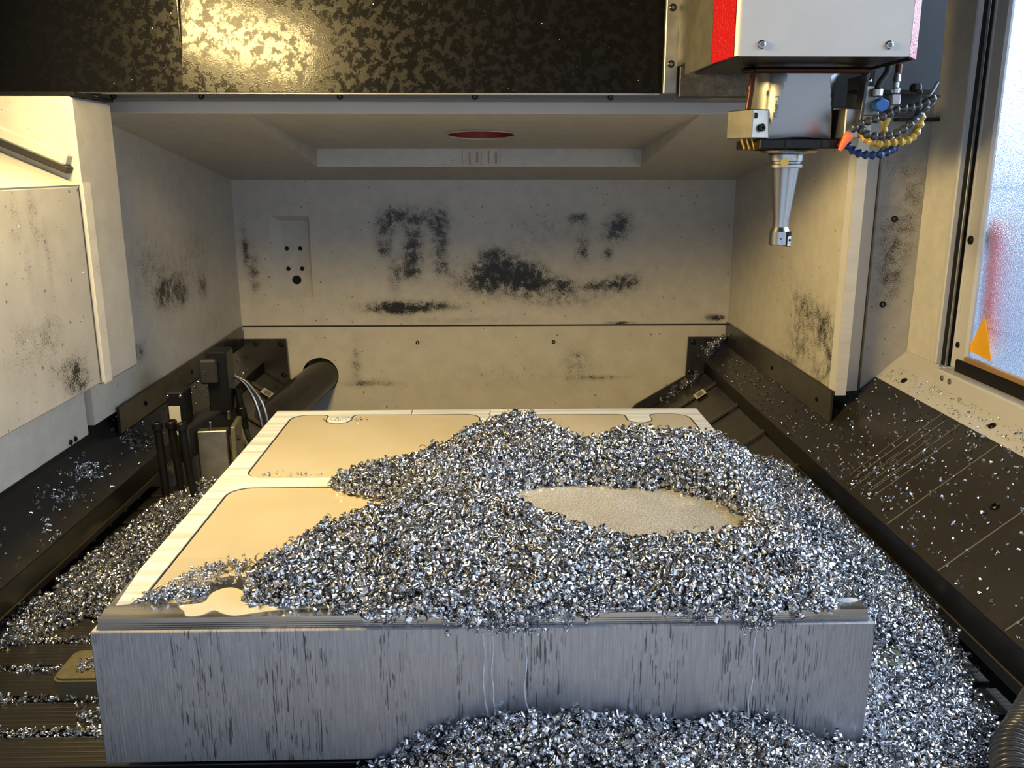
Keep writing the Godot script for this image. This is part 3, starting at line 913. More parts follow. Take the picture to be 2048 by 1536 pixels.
func gantry() -> void:
	var g := base("bellows_cover", "wide black glossy bellows cloth across the top with a wet golden shine", "bellows", Vector3(0, 1.02, -2.1))
	var a := MB.new()
	# two cloth fields meeting at a vertical fold, the left one leaning away a little
	a.plate([Vector3(-1.35, 1.027, -2.155), Vector3(-0.685, 1.027, -2.099), Vector3(-0.685, 1.75, -2.149), Vector3(-1.35, 1.75, -2.205)], Vector3(-0.084, 0.069, 1), 0.004)
	part("cloth_field", a, M.cloth, g)
	var b := MB.new()
	b.plate([Vector3(-0.69, 1.027, -2.095), Vector3(0.40, 1.027, -2.095), Vector3(0.40, 1.75, -2.145), Vector3(-0.69, 1.75, -2.145)], Vector3(0, 0.069, 1), 0.006)
	part("cloth_field", b, M.cloth, g)
	part("fold_edge", MB.new().box(Vector3(-0.689, 1.39, -2.125), Vector3(0.006, 0.72, 0.05), 0.002), M.cloth, g)
	var c := MB.new()
	c.plate([Vector3(0.72, 1.027, -2.11), Vector3(1.045, 1.027, -2.11), Vector3(1.03, 1.75, -2.11), Vector3(0.72, 1.75, -2.11)], Vector3.BACK, 0.006)
	part("cloth_field", c, mat(Color(0.09, 0.10, 0.125), 0.45), g)
	part("hem_bar", MB.new().box(Vector3(-0.5, 1.0245, -2.094), Vector3(1.78, 0.005, 0.010), 0.0015), M.steel, g, "thin bright metal hem bar")
	part("hem_bar", MB.new().box(Vector3(0.88, 1.022, -2.106), Vector3(0.33, 0.006, 0.012), 0.0015), M.black, g)
	var r := base("beam_rail", "dark grey rail with black screws between the bellows and the ceiling", "rail", Vector3(0, 1.025, -2.2))
	part("rail_bar", MB.new().box(Vector3(0.02, 1.034, -2.235), Vector3(1.93, 0.030, 0.07), 0.002), mat(Color(0.42, 0.42, 0.42), 0.45), r)
	for x in [-0.889, -0.683, -0.3555, -0.034, 0.2917]:
		screw(r, Vector3(x, 1.0255, -2.2), Vector3.BACK, 0.0075)

func table() -> void:
	var t := base("machine_table", "dark steel machine table with slots under the big block", "table", Vector3(0, 0, -1.6))
	part("table_body", MB.new().box(Vector3(-0.045, -0.075, -1.6), Vector3(1.80, 0.09, 1.42), 0.004), M.table, t)
	for k in 15:
		var z := -0.94 - 0.0925 * k - 0.004
		part("slot_land", MB.new().box(Vector3(-0.045, -0.015, z - 0.046), Vector3(1.81, 0.03, 0.0725), 0.0015), M.table, t)
	for s in [-1, 1]:
		var r := base("riser_block", "olive metal riser block with rounded corners poking out under the block's %s side" % ("left" if s == -1 else "right"), "riser", Vector3(0.62 * s, 0, -1.35))
		var poly := PackedVector2Array()
		for c in [[0.10, 0.047], [-0.10, 0.047], [-0.10, -0.047], [0.10, -0.047]]:
			var q := Vector2(c[0], c[1])
			var cc := q - Vector2(signf(q.x), signf(q.y)) * 0.016
			var st: float = {"11": 0.0, "-11": PI / 2, "-1-1": PI, "1-1": 1.5 * PI}["%d%d" % [int(signf(q.x)), int(signf(q.y))]]
			for k in 5:
				var an := st + PI / 2 * k / 4.0
				poly.append(cc + Vector2(cos(an), sin(an)) * 0.016)
		var in_ := PackedVector2Array()
		for p in poly:
			in_.append(p * Vector2(0.97, 0.93))
		part("riser_body", MB.new().prism(poly, Vector3(0.632 * s, 0.036, -1.352), Vector3.RIGHT, Vector3.FORWARD, 0.036), M.olive, r)
		part("top_face", MB.new().prism(in_, Vector3(0.632 * s, 0.0405, -1.352), Vector3.RIGHT, Vector3.FORWARD, 0.005), M.olive, r)

func pocket_outline(x0: float, x1: float, z0: float, z1: float, notch_x: float, notch_at: int) -> PackedVector2Array:
	# z0 is the rear edge, z1 the front one; rounded corners; a rounded tongue of metal juts in at notch_x from the rear (-1) or front (1) edge
	var r := 0.042
	var p := PackedVector2Array()
	var arc := func(cx: float, cz: float, a0: float, a1: float, rr: float, k: int) -> void:
		for i in k + 1:
			var a := a0 + (a1 - a0) * i / k
			p.append(Vector2(cx + cos(a) * rr, cz + sin(a) * rr))
	arc.call(x0 + r, z0 + r, PI, 1.5 * PI, r, 6)
	if notch_at == -1:
		arc.call(notch_x - 0.048, z0 + 0.018, -PI / 2, 0.0, 0.018, 4)
		arc.call(notch_x, z0 + 0.046, PI, 0.0, 0.030, 8)
		arc.call(notch_x + 0.048, z0 + 0.018, PI, 1.5 * PI, 0.018, 4)
	arc.call(x1 - r, z0 + r, -PI / 2, 0.0, r, 6)
	arc.call(x1 - r, z1 - r, 0.0, PI / 2, r, 6)
	if notch_at == 1:
		arc.call(notch_x + 0.055, z1 - 0.02, PI / 2, PI, 0.02, 4)
		arc.call(notch_x, z1 - 0.048, 0.0, -PI, 0.035, 8)
		arc.call(notch_x - 0.055, z1 - 0.02, 0.0, PI / 2, 0.02, 4)
	arc.call(x0 + r, z1 - r, PI / 2, PI, r, 6)
	return p

func smooth(p: Array) -> PackedVector2Array:
	var o := PackedVector2Array()
	var n := p.size()
	for i in n:
		for k in 4:
			o.append((p[i] as Vector2).cubic_interpolate(p[(i + 1) % n], p[(i - 1 + n) % n], p[(i + 2) % n], k / 4.0))
	return o

func block() -> void:
	var T := 0.263
	var b := base("aluminium_block", "huge rectangular aluminium block filling the middle, pockets milled into its top", "block", Vector3(0, 0.041, -1.6))
	var x0 := -0.546
	var x1 := 0.531
	var zf := -1.0926
	var zb := -2.152
	# lower, sawn body
	var lo := MB.new()
	lo.uvf = uv_world(0, x0, x1, 0.041, 0.247)
	lo.box(Vector3((x0 + x1) / 2, 0.144, (zf + zb) / 2), Vector3(x1 - x0 + 0.006, 0.206, zf - zb + 0.006), 0.0015)
	part("sawn_body", lo, M.sawn, b)
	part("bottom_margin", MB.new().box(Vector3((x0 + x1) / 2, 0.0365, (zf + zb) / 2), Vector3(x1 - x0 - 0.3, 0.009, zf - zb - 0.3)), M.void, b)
	# milled steps of the rim
	for k in 3:
		part("milled_step", MB.new().box(Vector3((x0 + x1) / 2, 0.2485 + 0.0026 * k, (zf + zb) / 2), Vector3(x1 - x0 - 0.007 - 0.0016 * k, 0.003, zf - zb - 0.007 - 0.0016 * k), 0.0005), M.milled, b)
	# top: a plate with four pockets cut through to its floor
	var outs := [pocket_outline(-0.492, -0.027, -2.110, -1.652, -0.372, -1), pocket_outline(0.022, 0.492, -2.100, -1.652, 0.364, -1), pocket_outline(-0.500, -0.027, -1.600, -1.140, -0.388, 1), pocket_outline(0.022, 0.492, -1.600, -1.140, 0.36, 1)]
	var csg := CSGCombiner3D.new()
	csg.name = "pocketed_top"
	csg.material_override = M.milled
	csg.position = -b.position
	b.add_child(csg)
	var slab := CSGBox3D.new()
	slab.name = "slab"
	slab.size = Vector3(x1 - x0 - 0.012, 0.012, zf - zb - 0.012)
	slab.position = Vector3((x0 + x1) / 2, T - 0.006, (zf + zb) / 2)
	csg.add_child(slab)
	for o in outs:
		var c := CSGPolygon3D.new()
		c.name = "pocket"
		c.operation = CSGShape3D.OPERATION_SUBTRACTION
		var q := PackedVector2Array()
		for p in o:
			q.append(Vector2(p.x, -p.y))
		c.polygon = q
		c.depth = 0.007
		c.transform = Transform3D(Basis(Vector3.RIGHT, -PI / 2), Vector3(0, T + 0.001, 0))
		csg.add_child(c)
	# coolant standing in the pockets
	var names := ["tan milky coolant pool in the block's back left pocket", "tan milky coolant pool in the block's back right pocket, half under chips", "tan milky coolant pool in the block's front left pocket", "frothy pale coolant in the front right pocket, showing as an oval among chips"]
	for i in 4:
		var m := MB.new()
		m.uvf = func(p: Vector3) -> Vector2: return Vector2(p.x + 0.5, p.z + 2.2) * 1.1
		var flip := PackedVector2Array()
		for p in outs[i]:
			flip.append(Vector2(p.x, -p.y))
		var inner: PackedVector2Array = Geometry2D.offset_polygon(flip, -0.0022)[0]
		m.prism(inner, Vector3(0, T - 0.0006, 0), Vector3.RIGHT, Vector3.FORWARD, 0.003)
		for k in m.v.size():
			m.uv[k] = Vector2(m.v[k].x + 0.5, m.v[k].z + 2.2) * (2.4 if i == 3 else 1.1)
		single("coolant_pool", m, M.froth if i == 3 else M.coolant, names[i], "coolant")
	# milky film on the rim: flat sheets with the pockets cut out
	var sheets := [["thin milky coolant film on the block's left rim and the rib between the left pockets", -0.540, -0.20, -2.147, -1.25], ["thin milky coolant film along the block's rear rim and rear right corner", -0.198, 0.525, -2.147, -1.79]]
	for f in sheets:
		var shapes: Array[PackedVector2Array] = [PackedVector2Array([Vector2(f[1], f[3]), Vector2(f[2], f[3]), Vector2(f[2], f[4]), Vector2(f[1], f[4])])]
		for o in outs:
			var next: Array[PackedVector2Array] = []
			for q in shapes:
				for r in Geometry2D.clip_polygons(q, Geometry2D.offset_polygon(o, 0.0012)[0]):
					next.append(r)
			shapes = next
		if f[1] < -0.5:
			shapes.append(PackedVector2Array([Vector2(-0.540, -1.25), Vector2(-0.5015, -1.25), Vector2(-0.5015, -1.16), Vector2(-0.512, -1.138), Vector2(-0.530, -1.134)]))
		var m := MB.new()
		for q in shapes:
			var g := PackedVector2Array()
			for p in q:
				g.append(Vector2(p.x, -p.y))
			m.prism(g, Vector3(0, T + 0.0009, 0), Vector3.RIGHT, Vector3.FORWARD, 0.0008)
		single("coolant_film", m, M.film, f[0], "coolant")
	var films := [
		["milky coolant spill running from the front left pocket onto the front rim", [Vector2(-0.44, -1.132), Vector2(-0.41, -1.14), Vector2(-0.405, -1.17), Vector2(-0.385, -1.185), Vector2(-0.36, -1.17), Vector2(-0.35, -1.137), Vector2(-0.26, -1.134), Vector2(-0.20, -1.125), Vector2(-0.29, -1.117), Vector2(-0.335, -1.106), Vector2(-0.355, -1.101), Vector2(-0.372, -1.107), Vector2(-0.388, -1.117), Vector2(-0.402, -1.103), Vector2(-0.420, -1.101), Vector2(-0.428, -1.115)]],
	]
	for f in films:
		var m := MB.new()
		var q := PackedVector2Array()
		for p in (smooth(f[1]) if f[1].size() > 8 else PackedVector2Array(f[1])):
			q.append(Vector2(p.x, -p.y))
		m.prism(q, Vector3(0, T + 0.0009, 0), Vector3.RIGHT, Vector3.FORWARD, 0.0008)
		single("coolant_film", m, M.thin_film, f[0], "coolant")
	# splashes on the front rim
	for p in [[-0.058, -1.103, 0.011, 0.006, "left of the middle chip clump, on the front rim"], [0.115, -1.108, 0.017, 0.007, "just right of the middle chip clump, on the front rim"], [0.168, -1.105, 0.012, 0.0055, "second right of the middle chip clump, on the front rim"], [0.34, -1.112, 0.018, 0.009, "just left of the right chip clump, on the front rim"], [0.505, -1.125, 0.014, 0.008, "at the right end of the front rim"], [0.497, -1.35, 0.018, 0.007, "farthest back on the bare right rim"], [0.512, -1.225, 0.012, 0.006, "halfway along the bare right rim"], [0.46, -1.115, 0.016, 0.006, "right of the right chip clump, on the front rim"]]:
		var q := PackedVector2Array()
		for k in 14:
			var a := TAU * k / 14.0
			var w := 1.0 + 0.22 * sin(a * 2.0 + p[0] * 40.0) + 0.1 * sin(a * 3.0 + p[1] * 50.0)
			q.append(Vector2(p[0] + cos(a) * p[2] * w, -p[1] + sin(a) * p[3] * w))
		single("coolant_splash", MB.new().prism(q, Vector3(0, T + 0.0011, 0), Vector3.RIGHT, Vector3.FORWARD, 0.001), M.film, "small milky coolant splash " + p[4], "coolant", "coolant splashes on the rim")
	# runs down the front
	var runs := [[-0.012, 0.24, 0.06, "thin milky coolant run down the block front, left of the middle chip clump"], [0.0, 0.235, 0.07, "faint short milky run beside the middle chip clump on the block front"], [0.046, 0.24, 0.06, "thin milky coolant run down the block front, below the middle chip clump"], [0.366, 0.243, 0.08, "bright milky coolant run down the block front, below the right chip clump"]]
	for r in runs:
		var path := []
		for k in 14:
			var y: float = lerpf(r[1], r[2], k / 13.0)
			path.append(Vector3(r[0] + 0.0015 * sin(k * 1.1 + r[0] * 90.0) + (0.004 if k > 8 else 0.0) * (1 if r[0] < 0.2 else -0.6), y, zf + 0.0032))
		single("coolant_run", MB.new().tube(path, 0.0013, 6), M.film, r[3], "coolant")

func spindle() -> void:
	var ax := 0.594
	var az := -1.80
	var h := base("spindle_head", "milling spindle head at top right, pale cover with red flanks and steel nose", "spindle head", Vector3(ax, 0.9, az))
	# cover: pale front, red flanks, steel sides
	var yb := 1.045
	var yt := 1.7
	var f := MB.new()
	f.plate([Vector3(0.4235, yb, -1.555), Vector3(0.712, yb, -1.555), Vector3(0.712, yt, -1.555), Vector3(0.4235, yt, -1.555)], Vector3.BACK, 0.01)
	part("front_cover", f, M.paint_clean, h)
	var c := MB.new()
	for k in 6:
		var a0 := PI / 2 * k / 6.0
		var a1 := PI / 2 * (k + 1) / 6.0
		var p0 := Vector3(0.4235 - 0.008 * sin(a0), 0, -1.563 + 0.008 * cos(a0))
		var p1 := Vector3(0.4235 - 0.008 * sin(a1), 0, -1.563 + 0.008 * cos(a1))
		c.quad(p0 + Vector3(0, yb, 0), p1 + Vector3(0, yb, 0), p1 + Vector3(0, yt, 0), p0 + Vector3(0, yt, 0), Vector3(-sin((a0 + a1) / 2), 0, cos((a0 + a1) / 2)))
	part("cover_edge", c, M.paint_clean, h)
	var rl := MB.new()
	rl.plate([Vector3(0.4150, yb, -1.566), Vector3(0.4035, yb, -1.672), Vector3(0.4035, yt, -1.672), Vector3(0.4150, yt, -1.566)], Vector3(-1, 0, 0.11), 0.006)
	part("red_flank", rl, M.red, h, "glossy red left flank")
	var rr := MB.new()
	rr.plate([Vector3(0.713, yb, -1.556), Vector3(0.745, yb, -1.60), Vector3(0.745, yt, -1.60), Vector3(0.713, yt, -1.556)], Vector3(0.8, 0, 0.58), 0.006)
	part("red_flank", rr, M.red, h, "glossy red right flank")
	var sl := MB.new()
	sl.plate([Vector3(0.4035, yb, -1.674), Vector3(0.392, yb - 0.003, -1.84), Vector3(0.392, yt, -1.84), Vector3(0.4035, yt, -1.674)], Vector3(-1, 0, 0.07), 0.006)
	part("steel_flank", sl, M.steel_sat, h)
	part("side_flank", MB.new().box(Vector3(0.742, 1.37, -1.72), Vector3(0.006, 0.65, 0.23)), M.dark, h)
	part("underside", MB.new().box(Vector3(0.568, yb + 0.004, -1.715), Vector3(0.30, 0.008, 0.31), 0.002), M.black, h)
	for x in [0.4585, 0.6755]:
		screw(h, Vector3(x, 1.0625, -1.555), Vector3.BACK, 0.0072, M.steel)
	# carriage plates at the bellows
	part("clamp_strip", MB.new().box(Vector3(0.405, 1.38, -2.06), Vector3(0.030, 0.715, 0.02), 0.002), M.steel_sat, h)
	screw(h, Vector3(0.405, 1.085, -2.05), Vector3.BACK, 0.008)
	screw(h, Vector3(0.404, 1.202, -2.05), Vector3.BACK, 0.008)
	part("carriage_side", MB.new().box(Vector3(0.4225, 1.41, -1.95), Vector3(0.008, 0.66, 0.21), 0.001), M.steel_sat, h)
	part("carriage_plate", MB.new().box(Vector3(0.56, 1.20, -2.06), Vector3(0.27, 0.37, 0.03), 0.002), M.pcloth, h)
	part("black_backing", MB.new().box(Vector3(0.76, 1.11, -2.03), Vector3(0.19, 0.24, 0.02), 0.002), M.black, h)
	# spindle housing: a turned cylinder with a leaning flat milled on its front
	var pn := Vector3(0.16, -0.20, 1.0).normalized()
	var pp := Vector3(ax, 0.985, az + 0.064)
	var prof := [Vector2(0.084, 0.913), Vector2(0.084, 0.98), Vector2(0.085, 1.028), Vector2(0.092, 1.040), Vector2(0.092, 1.046)]
	var hm := MB.new()
	var rows := 36
	var cols := 120
	var pt := func(i: int, k: int) -> Array:
		var y := lerpf(0.913, 1.046, float(i) / rows)
		var r := 0.083
		if y > 1.028:
			r = 0.083 + 0.008 * smoothstep(1.028, 1.04, y)
		var a := TAU * k / cols
		var q := Vector3(ax + cos(a) * r, y, az + sin(a) * r)
		var nn := Vector3(cos(a), 0, sin(a))
		var d := (q - pp).dot(pn)
		if d > 0.0:
			q -= pn * d
			nn = pn
		return [q, nn]
	for i in rows:
		for k in cols:
			var a = pt.call(i, k)
			var b = pt.call(i, k + 1)
			var cc = pt.call(i + 1, k + 1)
			var d = pt.call(i + 1, k)
			hm.tri(a[0], b[0], cc[0], a[1], b[1], cc[1])
			hm.tri(a[0], cc[0], d[0], a[1], cc[1], d[1])
	part("spindle_housing", hm, M.housing, h)
	# stamped lettering down the housing
	var tmx := TextMesh.new()
	tmx.text = "E  HERMLE"
	var sf := SystemFont.new()
	sf.font_names = PackedStringArray(["Droid Sans"])
	tmx.font = sf
	tmx.font_size = 12
	tmx.pixel_size = 0.0007
	tmx.depth = 0.0006
	var lt := part("stamped_lettering", tmx, M.ink, h)
	var la := PI / 2 + 0.60
	var out := Vector3(cos(la), 0, sin(la))
	lt.transform = Transform3D(Basis(Vector3.DOWN, out.cross(Vector3.DOWN), out), Vector3(ax, 0.974, az) + out * 0.0831 - h.position)
	part("pipe_ring", MB.new().tube([Vector3(0.49, 1.036, -1.69), Vector3(0.60, 1.036, -1.685), Vector3(0.70, 1.036, -1.69)], 0.006, 10), M.copper, h)
	var cp := [Vector3(0.470, 1.036, -1.70), Vector3(0.494, 1.040, -1.712), Vector3(0.4975, 1.03, -1.73), Vector3(0.497, 1.0, -1.735), Vector3(0.4935, 0.97, -1.735)]
	part("copper_pipe", MB.new().tube(cp, 0.0055, 10), M.copper, h)
	part("pipe_union", MB.new().lathe([Vector2(0, 1.004), Vector2(0.0075, 1.004), Vector2(0.0075, 1.012), Vector2(0, 1.012)], Transform3D(Basis(), Vector3(0.4972, 0, -1.735)), 6), M.copper, h)
	# nozzle blocks left and right, black lower plate with ring
	part("left_nozzle_block", MB.new().box(Vector3(0.508, 0.943, -1.768), Vector3(0.050, 0.054, 0.075), 0.002, Basis(Vector3.UP, 0.42)), M.steel_sat, h)
	screw(h, Vector3(0.521, 0.936, -1.729), Vector3(0.42, 0, 0.91), 0.0075)
	part("block_notch", MB.new().box(Vector3(0.5065, 0.958, -1.7275), Vector3(0.007, 0.010, 0.008), 0.001), M.black, h)
	for k in 3:
		part("brass_nozzle", MB.new().tube([Vector3(0.492 + 0.010 * k, 0.916, -1.76), Vector3(0.498 + 0.010 * k, 0.897, -1.757)], 0.0033, 8), M.brass, h)
	part("right_nozzle_block", MB.new().box(Vector3(0.692, 0.944, -1.765), Vector3(0.030, 0.056, 0.07), 0.002, Basis(Vector3.UP, 0.1)), M.steel_sat, h)
	part("side_guard", MB.new().box(Vector3(0.716, 0.975, -1.78), Vector3(0.010, 0.115, 0.06), 0.001), M.dark, h)
	var lp := MB.new()
	lp.box(Vector3(0.598, 0.906, -1.80), Vector3(0.165, 0.018, 0.165), 0.002)
	part("lower_plate", lp, M.black, h)
	for x in [0.571, 0.641]:
		part("plate_slot", MB.new().box(Vector3(x, 0.906, -1.7165), Vector3(0.012, 0.012, 0.003)), M.screw, h)
	part("nose_ring", MB.new().lathe([Vector2(0.0, 0.897), Vector2(0.060, 0.897), Vector2(0.062, 0.894), Vector2(0.058, 0.8905), Vector2(0.035, 0.888), Vector2(0.0, 0.888)].map(func(v): return v), Transform3D(Basis(), Vector3(ax, 0, az)), 48), M.steel, h)

	# ---- the tool, held by the spindle
	var t := base("milling_cutter", "long tapered steel end mill holder hanging below the spindle nose", "milling tool", Vector3(ax, 0.7, az))
	var X := Transform3D(Basis(), Vector3(ax, 0, az))
	part("holder_flange", MB.new().lathe([Vector2(0, 0.889), Vector2(0.032, 0.889), Vector2(0.0345, 0.887), Vector2(0.0345, 0.8745), Vector2(0.031, 0.8725), Vector2(0.031, 0.8695), Vector2(0.0345, 0.8675), Vector2(0.0345, 0.862), Vector2(0.033, 0.8605), Vector2(0, 0.8605)], X, 40), M.steel, t)
	part("drive_slot", MB.new().lathe([Vector2(0, 0.0), Vector2(0.008, 0.0), Vector2(0.008, -0.004), Vector2(0, -0.004)], frame(Vector3(ax - 0.012, 0.872, az + 0.0335), Vector3(-0.3, 0, 1)), 20), M.brass, t)
	part("tapered_shank", MB.new().lathe([Vector2(0.0285, 0.8605), Vector2(0.0275, 0.855), Vector2(0.0165, 0.762), Vector2(0.0162, 0.744)], X, 40, false), M.steel, t)
	var hd := MB.new()
	hd.lathe([Vector2(0.0162, 0.744), Vector2(0.0205, 0.735), Vector2(0.0212, 0.709), Vector2(0.0195, 0.7075), Vector2(0.0, 0.7135)], X, 40)
	part("cutter_head", hd, M.steel, t)
	part("chip_flute", MB.new().box(Vector3(ax + 0.0105, 0.721, az + 0.0145), Vector3(0.010, 0.030, 0.014), 0.001, Basis(Vector3.UP, 0.5)), M.black, t)
	var ins := part("cutting_insert", MB.new().box(Vector3(ax + 0.013, 0.7165, az + 0.0195), Vector3(0.009, 0.019, 0.004), 0.001, Basis(Vector3.UP, 0.5)), M.chip, t)
	part("insert_screw", MB.new().lathe([Vector2(0.0, 0.002), Vector2(0.0016, 0.002), Vector2(0.0028, 0.0), Vector2(0.0028, -0.001)], frame(Vector3(ax + 0.0142, 0.719, az + 0.0215), Vector3(0.48, 0, 0.88)), 12), M.screw, ins)
	part("coolant_hole", MB.new().lathe([Vector2(0.0, 0.0006), Vector2(0.0016, 0.0006), Vector2(0.0016, -0.001)], frame(Vector3(ax - 0.004, 0.7215, az + 0.0203), Vector3(-0.2, 0, 1)), 12), M.void, t)

func resample(p: Array, step: float) -> Array:
	var cv := Curve3D.new()
	for i in p.size():
		var t: Vector3 = (p[mini(i + 1, p.size() - 1)] - p[maxi(i - 1, 0)]) / 6.0
		cv.add_point(p[i], -t, t)
	var out := []
	var n := int(cv.get_baked_length() / step)
	for i in n + 1:
		out.append(cv.sample_baked(i * cv.get_baked_length() / n, true))
	return out

func link_hose(label: String, path: Array, seg: ArrayMesh, m: Material) -> Node3D:
	var o := base("coolant_hose", label, "hose", path[0])
	var pts := resample(path, 0.0135)
	for i in pts.size() - 1:
		var s := part("hose_link", seg, m, o)
		s.transform = frame(pts[i] - o.position, pts[i + 1] - pts[i])
	return o

func P(x: float, y: float, z := -1.7) -> Vector3:
	return Vector3(x, y, z)

func hoses() -> void:
	var ball := MB.new().lathe([Vector2(0.0045, -0.001), Vector2(0.0072, 0.001), Vector2(0.0084, 0.0045), Vector2(0.0078, 0.008), Vector2(0.0058, 0.011), Vector2(0.0045, 0.0140)], Transform3D(), 14, false).build()
	var cone := MB.new().lathe([Vector2(0.0042, -0.001), Vector2(0.0052, 0.0008), Vector2(0.0086, 0.0062), Vector2(0.0086, 0.0080), Vector2(0.0050, 0.0128), Vector2(0.0042, 0.0145)], Transform3D(), 10).build()
	var o := link_hose("dark grey link coolant hose, upper one, ending in the orange nozzle", [P(0.835, 0.990), P(0.815, 0.978), P(0.797, 0.971), P(0.767, 0.968), P(0.742, 0.955), P(0.711, 0.946), P(0.693, 0.940), P(0.684, 0.928)], ball, M.hose_grey)
	part("orange_nozzle", MB.new().lathe([Vector2(0.0, 0.0), Vector2(0.0065, 0.0), Vector2(0.0088, 0.003), Vector2(0.0088, 0.006), Vector2(0.0035, 0.036), Vector2(0.0, 0.036)], frame(P(0.680, 0.924), Vector3(-0.5, -0.85, 0.1)), 16), M.orange, o, "orange plastic nozzle")
	o = link_hose("dark grey link coolant hose, lower one, looping below the manifold", [P(0.835, 0.985, -1.71), P(0.812, 0.958, -1.71), P(0.796, 0.943), P(0.781, 0.930), P(0.760, 0.922), P(0.742, 0.919), P(0.724, 0.919), P(0.706, 0.926), P(0.697, 0.938)], ball, M.hose_grey)
	o = link_hose("mustard yellow link coolant hose looping under the grey hoses", [P(0.828, 0.962, -1.73), P(0.827, 0.940, -1.73), P(0.818, 0.923, -1.73), P(0.802, 0.912, -1.72), P(0.783, 0.909, -1.72), P(0.763, 0.906, -1.72), P(0.738, 0.906, -1.72), P(0.722, 0.916, -1.73), P(0.714, 0.930, -1.74)], cone, M.hose_yellow)
	o = link_hose("short mustard yellow link hose between the loops of grey hose", [P(0.812, 0.938, -1.76), P(0.802, 0.928, -1.76), P(0.786, 0.918, -1.75), P(0.770, 0.912, -1.75)], cone, M.hose_yellow)
	o = link_hose("dark blue link coolant hose, lowest of the hose loops", [P(0.678, 0.908, -1.71), P(0.688, 0.896, -1.71), P(0.704, 0.888, -1.71), P(0.721, 0.885, -1.71), P(0.741, 0.885, -1.71), P(0.757, 0.889, -1.71), P(0.773, 0.896, -1.72), P(0.786, 0.902, -1.73)], cone, M.hose_blue)
	part("red_nozzle", MB.new().lathe([Vector2(0.0, 0.0), Vector2(0.0070, 0.0), Vector2(0.0070, 0.006), Vector2(0.0058, 0.016), Vector2(0.0, 0.016)], frame(P(0.676, 0.912, -1.712), Vector3(-0.55, -0.8, 0.1)), 16), M.dark_red, o, "dark red plastic nozzle")
	var nz := base("yellow_nozzle", "short mustard yellow nozzle hanging upright in the middle of the hoses", "nozzle", P(0.752, 0.93, -1.715))
	part("nozzle_body", MB.new().lathe([Vector2(0, 0.0), Vector2(0.0062, 0.0), Vector2(0.0075, 0.006), Vector2(0.0045, 0.014), Vector2(0.0100, 0.030), Vector2(0.0100, 0.033), Vector2(0, 0.033)], Transform3D(Basis(), P(0.752, 0.922, -1.715)), 16), M.hose_yellow, nz)
	# manifold the hoses are screwed into
	var m := base("coolant_manifold", "steel coolant manifold with a blue hexagon cap right of the spindle", "manifold", P(0.74, 0.95, -1.75))
	part("manifold_body", MB.new().box(P(0.724, 0.985, -1.745), Vector3(0.034, 0.055, 0.05), 0.002), M.steel_sat, m)
	part("guard_plate", MB.new().box(P(0.708, 0.985, -1.73), Vector3(0.006, 0.10, 0.03), 0.001, Basis(Vector3.BACK, -0.06)), M.dark, m)
	part("cross_bar", MB.new().box(P(0.78, 1.003, -1.765), Vector3(0.16, 0.008, 0.03), 0.001), M.black, m)
	part("rear_plate", MB.new().box(P(0.79, 0.985, -1.80), Vector3(0.13, 0.05, 0.01), 0.001), M.black, m)
	part("nut", MB.new().lathe([Vector2(0, 0.991), Vector2(0.011, 0.991), Vector2(0.0125, 0.993), Vector2(0.0125, 1.004), Vector2(0.011, 1.006), Vector2(0, 1.006)], Transform3D(Basis(), P(0.731, 0, -1.715)), 6), M.steel, m)
	part("blue_cap", MB.new().lathe([Vector2(0, 0.010), Vector2(0.0115, 0.010), Vector2(0.0130, 0.008), Vector2(0.0130, -0.012), Vector2(0, -0.012)], frame(P(0.7335, 0.976, -1.70), Vector3(0.0, -0.1, 1)), 6), M.blue, m, "blue hexagon cap")
	part("fitting", MB.new().box(P(0.768, 0.9865, -1.72), Vector3(0.017, 0.020, 0.016), 0.002), mat(Color(0.62, 0.58, 0.58), 0.35, 0.6), m)
	part("fitting", MB.new().box(P(0.764, 0.972, -1.72), Vector3(0.010, 0.011, 0.010), 0.002), mat(Color(0.62, 0.58, 0.58), 0.35, 0.6), m)
	part("fitting", MB.new().lathe([Vector2(0.006, 0.997), Vector2(0.0085, 0.999), Vector2(0.0085, 1.006), Vector2(0.005, 1.009), Vector2(0.005, 1.018), Vector2(0.0075, 1.02), Vector2(0.006, 1.034)], Transform3D(Basis(), P(0.7685, 0, -1.72)), 12), M.steel, m)
	part("supply_pipe", MB.new().tube([P(0.752, 1.05, -1.72), P(0.75, 1.035, -1.72), P(0.738, 1.018, -1.72), P(0.733, 1.004, -1.72)], 0.007, 10), M.rubber, m)
	part("supply_pipe", MB.new().tube([P(0.77, 1.05, -1.72), P(0.7695, 1.03, -1.72)], 0.006, 10), M.copper, m)
	part("stop_knob", MB.new().box(P(0.806, 1.008, -1.72), Vector3(0.018, 0.016, 0.02), 0.004), M.black, m)
	part("knob_clip", MB.new().box(P(0.806, 1.0, -1.705), Vector3(0.014, 0.006, 0.006), 0.002), M.screw, m)
	part("steel_rod", MB.new().tube([P(0.824, 0.991, -1.70), P(0.8375, 1.017, -1.70)], 0.0032, 10), M.steel, m)
	part("plug", MB.new().lathe([Vector2(0.0, 0.003), Vector2(0.003, 0.002), Vector2(0.004, 0.0)], frame(P(0.714, 1.02, -1.71), Vector3.BACK), 12), M.steel, m)

